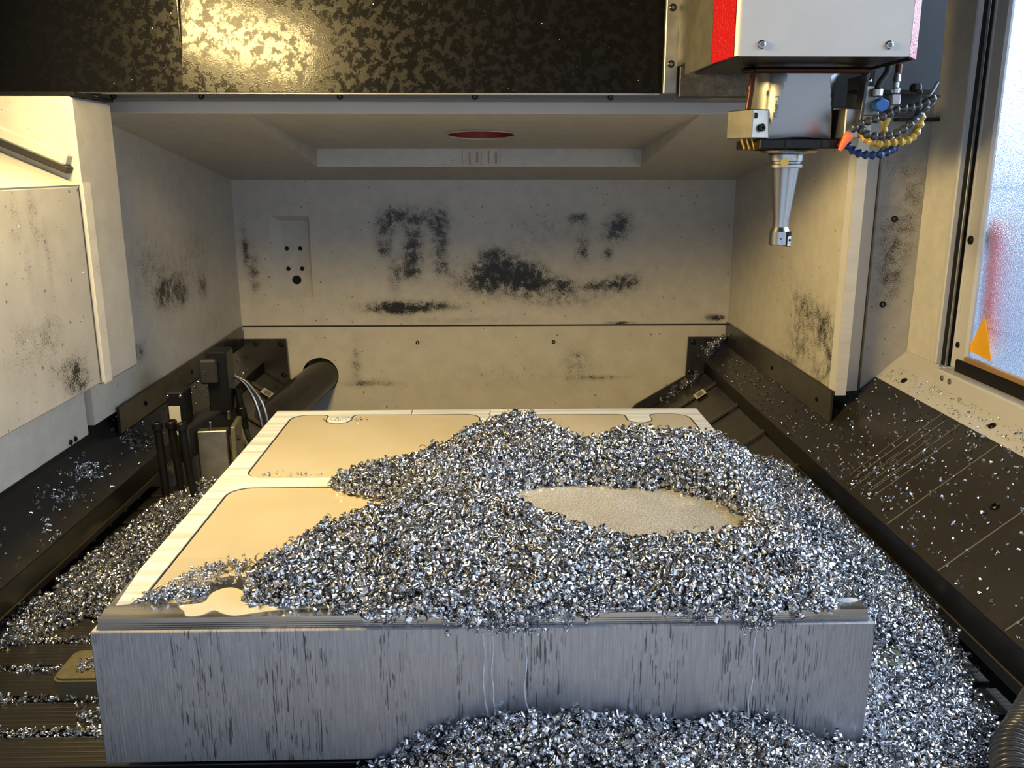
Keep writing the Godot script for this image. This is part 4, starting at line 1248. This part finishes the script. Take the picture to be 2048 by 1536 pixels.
func back_corner() -> void:
	var p := base("drain_pipe", "brown round drain pipe slanting out of the hole in the back wall", "pipe", Vector3(-0.7, 0.02, -3.45))
	var d := Vector3(-0.32, -0.20, 1.0).normalized()
	var c := Vector3(-0.695, 0.03, -3.5)
	part("pipe_tube", MB.new().lathe([Vector2(0.060, 0.0), Vector2(0.066, 0.0), Vector2(0.066, 0.56), Vector2(0.060, 0.56), Vector2(0.060, 0.0)], frame(c - d * 0.05, d), 32), M.dark, p)
	for s in [-1, 1]:
		var b := base("corner_bracket", "dark grey mounting plate with round screws in the back %s corner" % ("left" if s == -1 else "right"), "bracket", Vector3(0.85 * s, 0.1, -3.47))
		var pts := [Vector2(0.805, 0.192), Vector2(0.99, 0.192), Vector2(0.99, -0.24), Vector2(0.47, -0.24), Vector2(0.60, -0.09), Vector2(0.80, 0.030)]
		var q := PackedVector2Array()
		if s == -1:
			pts = [Vector2(0.805, 0.192), Vector2(0.99, 0.192), Vector2(0.99, -0.24), Vector2(0.66, -0.24), Vector2(0.745, -0.10), Vector2(0.765, -0.02), Vector2(0.80, 0.030)]
		for v in pts:
			q.append(Vector2(v.x * s if s == 1 else -v.x - 0.018, v.y))
		part("mounting_plate", MB.new().prism(q, Vector3(0, 0, -3.478), Vector3.RIGHT, Vector3.UP, 0.012), M.dark, b)
		for v in [[0.825, 0.172], [0.925, 0.174], [0.82, 0.045]]:
			screw(b, Vector3(v[0] * s if s == 1 else -v[0] - 0.018, v[1], -3.478), Vector3.BACK, 0.011)

func tool_setter() -> void:
	# fork shaped laser tool setter standing left of the block
	var o := base("tool_setter", "black fork shaped tool setting gauge on a steel bracket left of the block", "gauge", Vector3(-0.78, 0, -2.25))
	var B := Basis(Vector3.UP, 0.05)
	part("front_arm", MB.new().box(Vector3(-0.815, 0.205, -2.235), Vector3(0.044, 0.19, 0.07), 0.003, B), M.black, o)
	part("crossbar", MB.new().box(Vector3(-0.782, 0.165, -2.345), Vector3(0.062, 0.085, 0.30), 0.004, Basis(Vector3.UP, -0.22)), M.rubber, o)
	var ra := part("rear_arm", MB.new().box(Vector3(-0.752, 0.285, -2.395), Vector3(0.055, 0.175, 0.08), 0.003, B), M.black, o)
	part("sensor_head", MB.new().box(Vector3(-0.768, 0.322, -2.345), Vector3(0.048, 0.068, 0.03), 0.006, B), M.rubber, o)
	part("sensor_port", MB.new().lathe([Vector2(0.003, 0.002), Vector2(0.0055, 0.002), Vector2(0.0055, 0.0)], frame(Vector3(-0.774, 0.322, -2.329), Vector3.BACK), 14), M.steel, o)
	part("rating_plate", MB.new().box(Vector3(-0.817, 0.225, -2.1985), Vector3(0.028, 0.078, 0.002), 0.0005, B), mat(Color(0.62, 0.61, 0.56), 0.6), o, "worn grey rating plate")
	for x in [-0.832, -0.800]:
		screw(o, Vector3(x, 0.29, -2.1995), Vector3.BACK, 0.004, M.steel)
	part("bracket_plate", MB.new().box(Vector3(-0.735, 0.095, -2.235), Vector3(0.075, 0.19, 0.035), 0.002, Basis(Vector3.UP, 0.12)), M.steel_sat, o)
	part("bracket_side", MB.new().box(Vector3(-0.690, 0.095, -2.29), Vector3(0.012, 0.20, 0.11), 0.001, Basis(Vector3.UP, 0.12)), M.olive, o)
	part("bracket_foot", MB.new().box(Vector3(-0.805, 0.075, -2.25), Vector3(0.055, 0.15, 0.03), 0.002), M.steel_sat, o)
	for p in [Vector3(-0.738, 0.20, -2.225), Vector3(-0.708, 0.212, -2.29)]:
		part("dowel_pin", MB.new().lathe([Vector2(0, 0.014), Vector2(0.004, 0.014), Vector2(0.0045, 0.012), Vector2(0.0045, -0.01)], Transform3D(Basis(), p), 12), M.steel, o)
	part("side_bolt", MB.new().lathe([Vector2(0, 0.008), Vector2(0.006, 0.008), Vector2(0.0065, 0.0), Vector2(0.003, 0.0), Vector2(0.003, -0.004)], frame(Vector3(-0.682, 0.155, -2.27), Vector3(1, 0, 0.2)), 12), M.steel, o)
	# three long black bolts standing in the chips
	var tops := [Vector3(-0.838, 0.2415, -2.13), Vector3(-0.8055, 0.2435, -2.135), Vector3(-0.775, 0.2425, -2.12)]
	var feet := [Vector3(-0.832, 0.0, -2.13), Vector3(-0.797, 0.0, -2.15), Vector3(-0.752, 0.0, -2.11)]
	var lab := ["left one of three long black socket head bolts standing in the chips", "middle one of three long black socket head bolts standing in the chips", "right one of three long black socket head bolts, nearest the block"]
	for k in 3:
		var b := base("long_bolt", lab[k], "bolt", feet[k], "long black bolts beside the gauge")
		var ax: Vector3 = (tops[k] - feet[k])
		var f := frame(feet[k], ax)
		var L := ax.length()
		part("shank", MB.new().lathe([Vector2(0.0, 0.0), Vector2(0.010, 0.0), Vector2(0.010, L - 0.018), Vector2(0.0095, L - 0.018)], f, 20), M.black, b)
		part("socket_head", MB.new().lathe([Vector2(0.010, L - 0.020), Vector2(0.0145, L - 0.018), Vector2(0.0145, L - 0.002), Vector2(0.0130, L), Vector2(0.0085, L), Vector2(0.0085, L - 0.008), Vector2(0.0, L - 0.008)], f, 20), M.black, b)
	# cables behind the gauge
	for k in 2:
		var x := 0.018 * k
		var path := resample([Vector3(-0.728 + x * 0.3, 0.285, -2.44), Vector3(-0.70 + x * 0.6, 0.262, -2.44), Vector3(-0.672 + x, 0.21, -2.43), Vector3(-0.655 + x, 0.14, -2.42), Vector3(-0.645 + x, 0.05, -2.41)], 0.012)
		var o2 := base("steel_cable", "%s bright braided cable curving down behind the gauge" % ["left", "right"][k], "cable", path[0], "braided cables behind the gauge")
		part("braid", MB.new().tube(path, 0.0046, 10), M.steel, o2)
	var o3 := base("sensor_cable", "thick black sensor cable with a steel plug behind the gauge", "cable", Vector3(-0.72, 0.2, -2.42))
	part("plug", MB.new().lathe([Vector2(0.007, 0.0), Vector2(0.0115, 0.004), Vector2(0.0115, 0.03), Vector2(0.014, 0.034), Vector2(0.014, 0.062), Vector2(0.011, 0.066), Vector2(0.010, 0.12)], frame(Vector3(-0.703, 0.135, -2.42), Vector3(-0.12, 1, 0)), 16), M.screw, o3)
	part("cable_jacket", MB.new().tube(resample([Vector3(-0.703, 0.137, -2.42), Vector3(-0.695, 0.10, -2.42), Vector3(-0.675, 0.04, -2.42), Vector3(-0.65, 0.0, -2.42)], 0.012), 0.0085, 10), M.rubber, o3)
	var o4 := base("yellow_cable", "thin dull yellow cable beside the black sensor cable", "cable", Vector3(-0.70, 0.1, -2.40))
	part("cable_jacket", MB.new().tube(resample([Vector3(-0.716, 0.16, -2.40), Vector3(-0.70, 0.11, -2.39), Vector3(-0.67, 0.05, -2.38), Vector3(-0.64, 0.0, -2.37)], 0.012), 0.007, 10), mat(Color(0.45, 0.40, 0.20), 0.5), o4)
	# hose at the bottom right corner of the table
	var hp := resample([Vector3(0.838, 0.085, -1.15), Vector3(0.80, 0.075, -1.115), Vector3(0.765, 0.07, -1.08), Vector3(0.73, 0.07, -1.045), Vector3(0.70, 0.065, -0.99), Vector3(0.68, 0.06, -0.93)], 0.010)
	var ch := base("conduit_hose", "black ribbed hose with a beaded brass strip at the bottom right corner", "hose", hp[0])
	part("hose_core", MB.new().tube(hp, 0.026, 14), M.rubber, ch)
	var ring := MB.new().lathe([Vector2(0.026, -0.0038), Vector2(0.0315, -0.0028), Vector2(0.0325, 0.0), Vector2(0.0315, 0.0028), Vector2(0.026, 0.0038)], Transform3D(), 20, false).build()
	var bead := MB.new().lathe([Vector2(0.0, -0.0024), Vector2(0.0045, -0.0015), Vector2(0.0058, 0.0), Vector2(0.0045, 0.0015), Vector2(0.0, 0.0024)], Transform3D(), 10, false).build()
	for i in hp.size() - 1:
		var rg := part("rib", ring, M.hose_grey, ch)
		rg.transform = frame(hp[i] - ch.position, hp[i + 1] - hp[i])
		for j in 2:
			var bd := part("brass_bead", bead, M.brass, ch)
			var q: Vector3 = hp[i].lerp(hp[i + 1], j / 2.0)
			var tn: Vector3 = (hp[i + 1] - hp[i]).normalized()
			var upv := Vector3(0.15, 0.8, 0.55)
			upv = (upv - tn * upv.dot(tn)).normalized()
			bd.position = q + upv * 0.0345 - ch.position

# ------------------------------------------------------------------ chips
func curl(mb: MB, xf: Transform3D, r0: float, r1: float, turns: float, w: float, seg: int, pitch: float) -> void:
	var pts := []
	for i in seg + 1:
		var t := float(i) / seg
		var a := t * turns * TAU
		var r := lerpf(r0, r1, t)
		var e := w * (0.55 + 0.45 * sin(PI * clampf(t * 1.2 + 0.1, 0.0, 1.0)))
		var c := Vector3(cos(a) * r, pitch * t, sin(a) * r)
		pts.append([xf * (c - Vector3(0, e / 2, 0)), xf * (c + Vector3(0, e / 2, 0)), (xf.basis * Vector3(cos(a), 0, sin(a))).normalized()])
	for i in seg:
		var p = pts[i]
		var q = pts[i + 1]
		mb.tri(p[0], q[0], q[1], p[2], q[2], q[2])
		mb.tri(p[0], q[1], p[1], p[2], q[2], p[2])

func rand_basis() -> Basis:
	return Basis(Vector3(rng.randf_range(-1, 1), rng.randf_range(-1, 1), rng.randf_range(-1, 1)).normalized(), rng.randf() * TAU)

func chip_shape(kind: int) -> Array:
	return [[0.0016, 0.0034, 1.3, 0.0048, 14, 0.0005], [0.0036, 0.0040, 0.55, 0.0052, 8, 0.001], [0.0022, 0.0030, 1.0, 0.0062, 11, 0.002], [0.0030, 0.0046, 0.75, 0.0040, 9, -0.001], [0.0014, 0.0026, 1.6, 0.0042, 15, 0.003]][kind % 5]

func add_chip(mb: MB, xf: Transform3D, kind: int) -> void:
	var c := chip_shape(kind)
	curl(mb, xf, c[0], c[1], c[2], c[3], c[4], c[5])

func cluster() -> ArrayMesh:
	var mb := MB.new()
	for i in 9:
		var at := Vector3(rng.randf_range(-1, 1), rng.randf_range(-0.6, 0.6), rng.randf_range(-1, 1)) * 0.0095
		add_chip(mb, Transform3D(rand_basis().scaled(Vector3.ONE * rng.randf_range(0.75, 1.25)), at), i)
	return mb.build()

func edge_distance(p: Vector2, poly: PackedVector2Array) -> float:
	var d := 9.0
	for i in poly.size():
		d = minf(d, p.distance_to(Geometry2D.get_closest_point_to_segment(p, poly[i], poly[(i + 1) % poly.size()])))
	return d

func shepard(p: Vector2, pts: Array) -> float:
	var s := 0.0
	var w := 0.0
	for q in pts:
		var k := 1.0 / (pow(p.distance_squared_to(Vector2(q[0], q[1])), 1.5) + 0.00002)
		s += k * q[2]
		w += k
	return s / w

# a heap over a footprint (x, z): packed chips below, loose curls on top
func heap(label: String, poly: PackedVector2Array, hole: PackedVector2Array, y0: float, pts: Array, slope: float, count: int, mesh: ArrayMesh, skip: Callable) -> void:
	var lo := poly[0]
	var hi := poly[0]
	for p in poly:
		lo = lo.min(p)
		hi = hi.max(p)
	var lump := noise(77, 14.0, 3)
	var step := 0.014
	var nx := int((hi.x - lo.x) / step) + 2
	var nz := int((hi.y - lo.y) / step) + 2
	var H := PackedFloat32Array()
	H.resize(nx * nz)
	for j in nz:
		for i in nx:
			var p := lo + Vector2(i, j) * step
			var h := -1.0
			if not skip.call(p) and Geometry2D.is_point_in_polygon(p, poly) and not (hole.size() and Geometry2D.is_point_in_polygon(p, hole)):
				var d := edge_distance(p, poly)
				if hole.size():
					d = minf(d, edge_distance(p, hole))
				h = minf(d * slope + 0.003, shepard(p, pts)) + 0.010 * lump.get_noise_2d(p.x, p.y) * minf(1.0, d * 20.0)
			H[j * nx + i] = h
	var mb := MB.new()
	var at := func(i: int, j: int) -> Vector3: return Vector3(lo.x + i * step, y0 + maxf(H[j * nx + i], 0.0) - 0.012, lo.y + j * step)
	var nrm := func(i: int, j: int) -> Vector3:
		var l := maxf(H[j * nx + maxi(i - 1, 0)], 0.0)
		var r := maxf(H[j * nx + mini(i + 1, nx - 1)], 0.0)
		var u := maxf(H[maxi(j - 1, 0) * nx + i], 0.0)
		var d := maxf(H[mini(j + 1, nz - 1) * nx + i], 0.0)
		return Vector3(l - r, 2.0 * step, u - d).normalized()
	for j in nz - 1:
		for i in nx - 1:
			if minf(minf(H[j * nx + i], H[j * nx + i + 1]), minf(H[(j + 1) * nx + i], H[(j + 1) * nx + i + 1])) > 0.0:
				mb.tri(at.call(i, j), at.call(i + 1, j), at.call(i + 1, j + 1), nrm.call(i, j), nrm.call(i + 1, j), nrm.call(i + 1, j + 1))
				mb.tri(at.call(i, j), at.call(i + 1, j + 1), at.call(i, j + 1), nrm.call(i, j), nrm.call(i + 1, j + 1), nrm.call(i, j + 1))
	var xs := []
	var tries := 0
	while xs.size() < count and tries < count * 6:
		tries += 1
		var p := Vector2(rng.randf_range(lo.x, hi.x), rng.randf_range(lo.y, hi.y))
		if skip.call(p):
			continue
		var fi := (p - lo) / step
		var i := int(fi.x)
		var j := int(fi.y)
		var h := H[j * nx + i]
		if h < 0.0:
			continue
		var fx := fi.x - i
		var fz := fi.y - j
		var a := lerpf(h, maxf(H[j * nx + i + 1], 0.0), fx)
		var b := lerpf(maxf(H[(j + 1) * nx + i], 0.0), maxf(H[(j + 1) * nx + i + 1], 0.0), fx)
		var y := y0 + maxf(0.004, lerpf(a, b, fz) + rng.randf_range(-0.004, 0.003))
		xs.append(Transform3D(rand_basis().scaled(Vector3.ONE * rng.randf_range(1.0, 1.5)), Vector3(p.x, y, p.y)))
	var o := multi(label, "chip_heap", xs, mesh)
	var s := part("packed_chips", mb, M.packed, o)
	s.set_meta("kind", "stuff")

func multi(label: String, called: String, xs: Array, mesh: Mesh) -> MultiMeshInstance3D:
	var mm := MultiMesh.new()
	mm.transform_format = MultiMesh.TRANSFORM_3D
	mm.mesh = mesh
	mm.instance_count = xs.size()
	for i in xs.size():
		mm.set_instance_transform(i, xs[i])
	var o := MultiMeshInstance3D.new()
	o.name = numbered(called)
	o.multimesh = mm
	o.material_override = M.chip
	add_child(o)
	tag(o, label, "metal chips", "", "stuff")
	return o

func heaps() -> void:
	var cl := cluster()
	var T := 0.262
	var none := PackedVector2Array()
	# on the block
	var fp := PackedVector2Array([Vector2(-0.324, -1.618), Vector2(-0.269, -1.57), Vector2(-0.17, -1.529), Vector2(-0.197, -1.446), Vector2(-0.249, -1.389), Vector2(-0.297, -1.333), Vector2(-0.331, -1.269), Vector2(-0.364, -1.20), Vector2(-0.345, -1.142), Vector2(-0.258, -1.134), Vector2(-0.198, -1.112), Vector2(-0.058, -1.096), Vector2(0.066, -1.092), Vector2(0.151, -1.113), Vector2(0.29, -1.107), Vector2(0.354, -1.095), Vector2(0.465, -1.119), Vector2(0.500, -1.157), Vector2(0.505, -1.28), Vector2(0.492, -1.37), Vector2(0.490, -1.487), Vector2(0.53, -1.60), Vector2(0.535, -1.75), Vector2(0.48, -1.80), Vector2(0.354, -1.83), Vector2(0.263, -1.835), Vector2(0.20, -1.79), Vector2(0.159, -1.87), Vector2(0.114, -1.94), Vector2(0.03, -1.95), Vector2(-0.04, -1.90), Vector2(-0.09, -1.82), Vector2(-0.13, -1.72), Vector2(-0.2, -1.66)])
	var oval := PackedVector2Array([Vector2(0.02, -1.525), Vector2(0.04, -1.576), Vector2(0.104, -1.606), Vector2(0.21, -1.603), Vector2(0.332, -1.575), Vector2(0.407, -1.52), Vector2(0.441, -1.442), Vector2(0.431, -1.376), Vector2(0.4, -1.326), Vector2(0.336, -1.298), Vector2(0.23, -1.291), Vector2(0.153, -1.332), Vector2(0.091, -1.395), Vector2(0.051, -1.463)])
	var rp := [[-0.056, -1.80, 0.05], [0.003, -1.855, 0.06], [0.064, -1.855, 0.066], [0.114, -1.85, 0.06], [0.159, -1.80, 0.05], [0.211, -1.737, 0.042], [0.263, -1.774, 0.05], [0.354, -1.755, 0.056], [0.433, -1.73, 0.05], [0.494, -1.71, 0.042], [0.515, -1.60, 0.03], [0.0, -1.65, 0.055], [0.2, -1.66, 0.045], [0.35, -1.64, 0.05], [-0.05, -1.50, 0.05], [-0.15, -1.40, 0.045], [-0.25, -1.25, 0.035], [-0.1, -1.25, 0.045], [0.1, -1.22, 0.04], [0.3, -1.2, 0.038], [0.43, -1.22, 0.045], [0.46, -1.4, 0.03], [0.0, -1.12, 0.012], [0.2, -1.13, 0.012], [-0.2, -1.14, 0.01], [0.42, -1.14, 0.015]]
	heap("great heap of curled silver metal chips on the block, round an oval clearing", fp, oval, T, rp, 0.8, 8200, cl, func(_p: Vector2) -> bool: return false)
	# right trough and in front of the block
	var rf := PackedVector2Array([Vector2(0.40, -2.33), Vector2(0.785, -2.34), Vector2(0.85, -2.31), Vector2(0.880, -2.201), Vector2(0.880, -1.95), Vector2(0.878, -1.783), Vector2(0.872, -1.618), Vector2(0.859, -1.497), Vector2(0.833, -1.391), Vector2(0.801, -1.298), Vector2(0.788, -1.228), Vector2(0.77, -1.152), Vector2(0.719, -1.06), Vector2(0.68, -0.90), Vector2(-0.12, -0.90), Vector2(-0.15, -1.0), Vector2(-0.21, -1.085), Vector2(-0.13, -1.2), Vector2(0.40, -1.25)])
	var rh := [[0.56, -2.3, 0.13], [0.56, -2.0, 0.15], [0.56, -1.8, 0.15], [0.56, -1.5, 0.13], [0.57, -1.28, 0.05], [0.56, -1.1, 0.055], [0.7, -2.2, 0.09], [0.7, -1.7, 0.085], [0.7, -1.48, 0.06], [0.69, -1.33, 0.028], [0.72, -1.27, 0.022], [0.8, -1.5, 0.035], [0.8, -2.0, 0.06], [0.62, -1.1, 0.045], [0.067, -1.09, 0.118], [0.010, -1.09, 0.112], [-0.06, -1.09, 0.098], [-0.096, -1.09, 0.085], [-0.147, -1.09, 0.055], [-0.2, -1.09, 0.045], [0.152, -1.09, 0.107], [0.224, -1.09, 0.088], [0.31, -1.09, 0.093], [0.368, -1.09, 0.095], [0.472, -1.09, 0.06], [0.534, -1.09, 0.051], [0.05, -0.98, 0.09], [0.3, -0.98, 0.075], [0.55, -0.98, 0.05], [-0.12, -0.98, 0.04]]
	heap("deep drift of curled silver chips on the table right of and in front of the block", rf, none, 0.0, rh, 0.75, 9000, cl, func(p: Vector2) -> bool: return p.x < 0.528 and p.y < -1.096)
	# left trough
	var lf := PackedVector2Array([Vector2(-0.945, -1.47), Vector2(-0.94, -1.56), Vector2(-0.93, -1.633), Vector2(-0.913, -1.699), Vector2(-0.91, -1.80), Vector2(-0.895, -1.885), Vector2(-0.885, -2.0), Vector2(-0.872, -2.13), Vector2(-0.823, -2.294), Vector2(-0.48, -2.3), Vector2(-0.48, -1.56), Vector2(-0.70, -1.56), Vector2(-0.77, -1.575), Vector2(-0.801, -1.60), Vector2(-0.838, -1.56), Vector2(-0.878, -1.50)])
	heap("drift of curled silver chips on the table left of the block", lf, none, 0.0, [[-0.56, -2.2, 0.09], [-0.56, -1.8, 0.085], [-0.58, -1.6, 0.05], [-0.72, -1.9, 0.05], [-0.72, -2.15, 0.045], [-0.8, -1.7, 0.03], [-0.88, -1.6, 0.012]], 0.55, 3600, cl, func(p: Vector2) -> bool: return p.x > -0.545)
	# chips lying in the table slots at the left, and small clumps elsewhere
	var xs := []
	var spots := [[-0.93, -0.56, -1.496], [-0.93, -0.60, -1.403], [-0.93, -0.56, -1.311], [-0.93, -0.545, -1.2185]]
	for r in spots:
		for k in 110:
			xs.append(Transform3D(rand_basis().scaled(Vector3.ONE * rng.randf_range(0.5, 0.8)), Vector3(lerpf(r[0], r[1], pow(rng.randf(), 0.75)), rng.randf_range(-0.006, 0.006), r[2] + rng.randfn() * 0.006)))
	for k in 70:
		var t := rng.randf()
		xs.append(Transform3D(rand_basis().scaled(Vector3.ONE * rng.randf_range(0.5, 0.9)), Vector3(-0.66 + 0.11 * t + rng.randfn() * 0.008, 0.005 + 0.02 * t * rng.randf(), -1.255 + rng.randfn() * 0.012 - 0.02 * t)))
	for k in 60:
		xs.append(Transform3D(rand_basis().scaled(Vector3.ONE * rng.randf_range(0.5, 0.8)), Vector3(rng.randf_range(-0.70, -0.56), 0.044, -1.345 + rng.randfn() * 0.008)))
	multi("rows of silver chips caught in the table slots left of the block", "slot_chips", xs, cl)
	# clumps spilling over the front edge of the block
	xs = []
	for k in 80:
		xs.append(Transform3D(rand_basis().scaled(Vector3.ONE * rng.randf_range(0.35, 0.6)), Vector3(0.01 + rng.randfn() * 0.032, 0.254 + rng.randf_range(-0.012, 0.01), -1.091 + rng.randf() * 0.006)))
	multi("middle clump of chips hanging over the front edge of the block", "chip_clump", xs, cl)
	xs = []
	for k in 45:
		xs.append(Transform3D(rand_basis().scaled(Vector3.ONE * rng.randf_range(0.4, 0.65)), Vector3(0.366 + rng.randfn() * 0.012, 0.254 + rng.randf_range(-0.012, 0.012), -1.092 + rng.randf() * 0.008)))
	multi("right clump of chips hanging over the front edge of the block", "chip_clump", xs, cl)
	# bank of chips along the front left pocket's front edge
	xs = []
	for k in 260:
		var t := rng.randf()
		var q := Vector2(lerpf(-0.49, -0.42, t), -1.155 - 0.02 * t) if k < 110 else Vector2(-0.39 + 0.055 * cos(PI * t), -1.20 - 0.05 * sin(PI * t)) if k < 190 else Vector2(lerpf(-0.335, -0.25, t), -1.15)
		xs.append(Transform3D(rand_basis().scaled(Vector3.ONE * rng.randf_range(0.35, 0.75)), Vector3(q.x + rng.randfn() * 0.009, T + 0.003 + 0.008 * rng.randf(), q.y + rng.randfn() * 0.007)))
	multi("bank of wet chips along the front edge of the front left pocket", "chip_clump", xs, cl)
	# gold lit clumps on the left chute
	xs = []
	for c in [[-2.02, 0.29, 0.032, 75], [-2.30, 0.24, 0.035, 45], [-2.38, 0.5, 0.03, 30], [-1.90, 0.2, 0.02, 14], [-1.74, 0.06, 0.015, 10], [-1.85, 0.27, 0.02, 14], [-1.55, 0.35, 0.015, 8]]:
		for k in c[3]:
			var z: float = c[0] + rng.randfn() * c[2]
			var t: float = clampf(c[1] + rng.randfn() * 0.07, 0.02, 0.95)
			xs.append(Transform3D(rand_basis().scaled(Vector3.ONE * rng.randf_range(0.3, 0.55)), Vector3(-0.915 - 0.215 * t, 0.104 + 0.174 * t, z)))
	multi("small clumps of chips stuck to the left chute", "chip_clump", xs, cl)
	# fine chips stuck in the back right corner
	xs = []
	for k in 150:
		var t := rng.randf()
		var q := Vector3(0.94, 0.21, -3.44).lerp(Vector3(0.86, 0.13, -3.44), t) if k < 80 else Vector3(0.84, 0.05, -3.42).lerp(Vector3(0.70, -0.06, -3.42), t)
		xs.append(Transform3D(rand_basis().scaled(Vector3.ONE * rng.randf_range(0.4, 0.7)), q + Vector3(rng.randfn() * 0.01, rng.randfn() * 0.008, rng.randfn() * 0.008)))
	multi("two trails of fine chips stuck in the back right corner", "chip_clump", xs, cl)

func stuck_chips(sh: ArrayMesh) -> void:
	var xs := []
	for k in 300:
		var r := k % 6
		var p: Vector3
		var u := Vector3.BACK
		if r == 0:
			p = Vector3(rng.randf_range(-0.95, 0.93), rng.randf_range(0.0, 0.75), -3.499)
		elif r == 1:
			p = Vector3(-0.9985, rng.randf_range(0.27, 0.8), rng.randf_range(-3.4, -2.2))
			u = Vector3.RIGHT
		elif r == 2:
			p = Vector3(-0.8805, rng.randf_range(0.4, 0.8), rng.randf_range(-1.94, -1.55))
			u = Vector3.RIGHT
		elif r == 3:
			p = Vector3(0.9655, rng.randf_range(0.27, 0.85), rng.randf_range(-3.4, -2.4))
			u = Vector3.LEFT
		else:
			p = Vector3(rng.randf_range(-0.68, 0.39), 1.03 + 0.25 * pow(rng.randf(), 1.3), -2.0945)
			if r == 5:
				p = Vector3(rng.randf_range(-0.95, -0.70), 1.03 + 0.25 * rng.randf(), -2.10)
		xs.append(Transform3D(rand_basis().scaled(Vector3.ONE * rng.randf_range(0.15, 0.42)), p + u * 0.0008))
	multi("tiny bright chips and droplets stuck to the walls and the bellows", "stuck_chips", xs, sh)

func loose_chips() -> void:
	var shapes := []
	for k in 5:
		var mb := MB.new()
		add_chip(mb, Transform3D(Basis(Vector3.RIGHT, 0.3)), k)
		shapes.append(mb.build())
	var bunch := MB.new()
	for k in 3:
		add_chip(bunch, Transform3D(rand_basis(), Vector3(rng.randfn(), 0.2, rng.randfn()) * 0.004), k)
	shapes.append(bunch.build())
	stuck_chips(shapes[0])
	var groups := [
		["curled silver metal chip lying loose on the dark right chute", "loose chips on the right chute", 130],
		["curled silver metal chip lying loose on the pale flange below the window", "loose chips on the pale flange", 40],
		["curled metal chip lying loose on the dark left chute", "loose chips on the left chute", 50],
		["small curled metal chip lying loose on a tan coolant pool", "loose chips on the coolant pools", 80],
	]
	for g in groups.size():
		var all := []
		for k in [700, 260, 170, 260][g]:
			var at: Vector3
			var up := Vector3.UP
			var s := rng.randf_range(0.6, 1.35)
			if g == 0:
				var t := rng.randf()
				var z := rng.randf_range(-3.3, -1.2)
				if z < -2.43:
					t *= 0.36
					s *= 0.8
				if rng.randf() < 0.35:
					z = -2.0 + rng.randfn() * 0.22
				if z < -2.43 and t > 0.36:
					t = 0.36 * rng.randf()
				up = Vector3(-0.81, 1, 0).normalized()
				at = Vector3(0.88 + 0.225 * t, 0.094 + 0.1823 * t, z) + up * 0.0035
			elif g == 1:
				var t := rng.randf()
				up = Vector3(-0.81, 1, 0).normalized()
				at = Vector3(1.11 + 0.04 * t, 0.2826 + 0.0324 * t, rng.randf_range(-2.40, -1.6)) + up * 0.002
				s *= 0.8
			elif g == 2:
				var t := rng.randf()
				up = Vector3(0.81, 1, 0).normalized()
				at = Vector3(-0.92 - 0.07 * t, 0.104 + 0.0567 * t, rng.randf_range(-3.3, -1.35)) + up * 0.003
				s *= 0.75
			else:
				var r := rng.randf()
				var q := Vector2(rng.randf_range(-0.47, -0.2), -1.665 + absf(rng.randfn()) * -0.012)
				if r < 0.45:
					q = Vector2(rng.randf_range(-0.47, -0.26), -1.19 - absf(rng.randfn()) * 0.05)
				elif r < 0.7:
					q = Vector2(rng.randf_range(0.24, 0.48), -1.85 - absf(rng.randfn()) * 0.06)
				elif r < 0.76:
					q = Vector2(-0.36 + rng.randfn() * 0.02, -2.065 + rng.randfn() * 0.01)
				elif r < 0.84:
					q = Vector2(rng.randf_range(0.28, 0.42), -1.325 + rng.randfn() * 0.008)
				at = Vector3(q.x, 0.2655, q.y)
				s *= 0.75
			var b := Basis(up.cross(Vector3.BACK).normalized(), up, Vector3.BACK).orthonormalized() * Basis(Vector3.UP, rng.randf() * TAU) * Basis(Vector3.RIGHT, PI / 2 + rng.randfn() * 0.5)
			all.append([at.distance_to(Vector3(0, 0.863, 0)) / s, Transform3D(b.scaled(Vector3.ONE * s), at)])
		all.sort_custom(func(a, b): return a[0] < b[0])
		var rest := []
		for k in all.size():
			if k < groups[g][2]:
				var o := MeshInstance3D.new()
				o.name = numbered("metal_chip")
				o.mesh = shapes[k % 6]
				o.set_surface_override_material(0, M.chip)
				o.transform = all[k][1]
				add_child(o)
				tag(o, groups[g][0], "metal chip", groups[g][1])
			else:
				rest.append(all[k][1])
		multi("finer " + groups[g][1] + ", scattered between the larger ones", "scattered_chips", rest, shapes[g % 5])
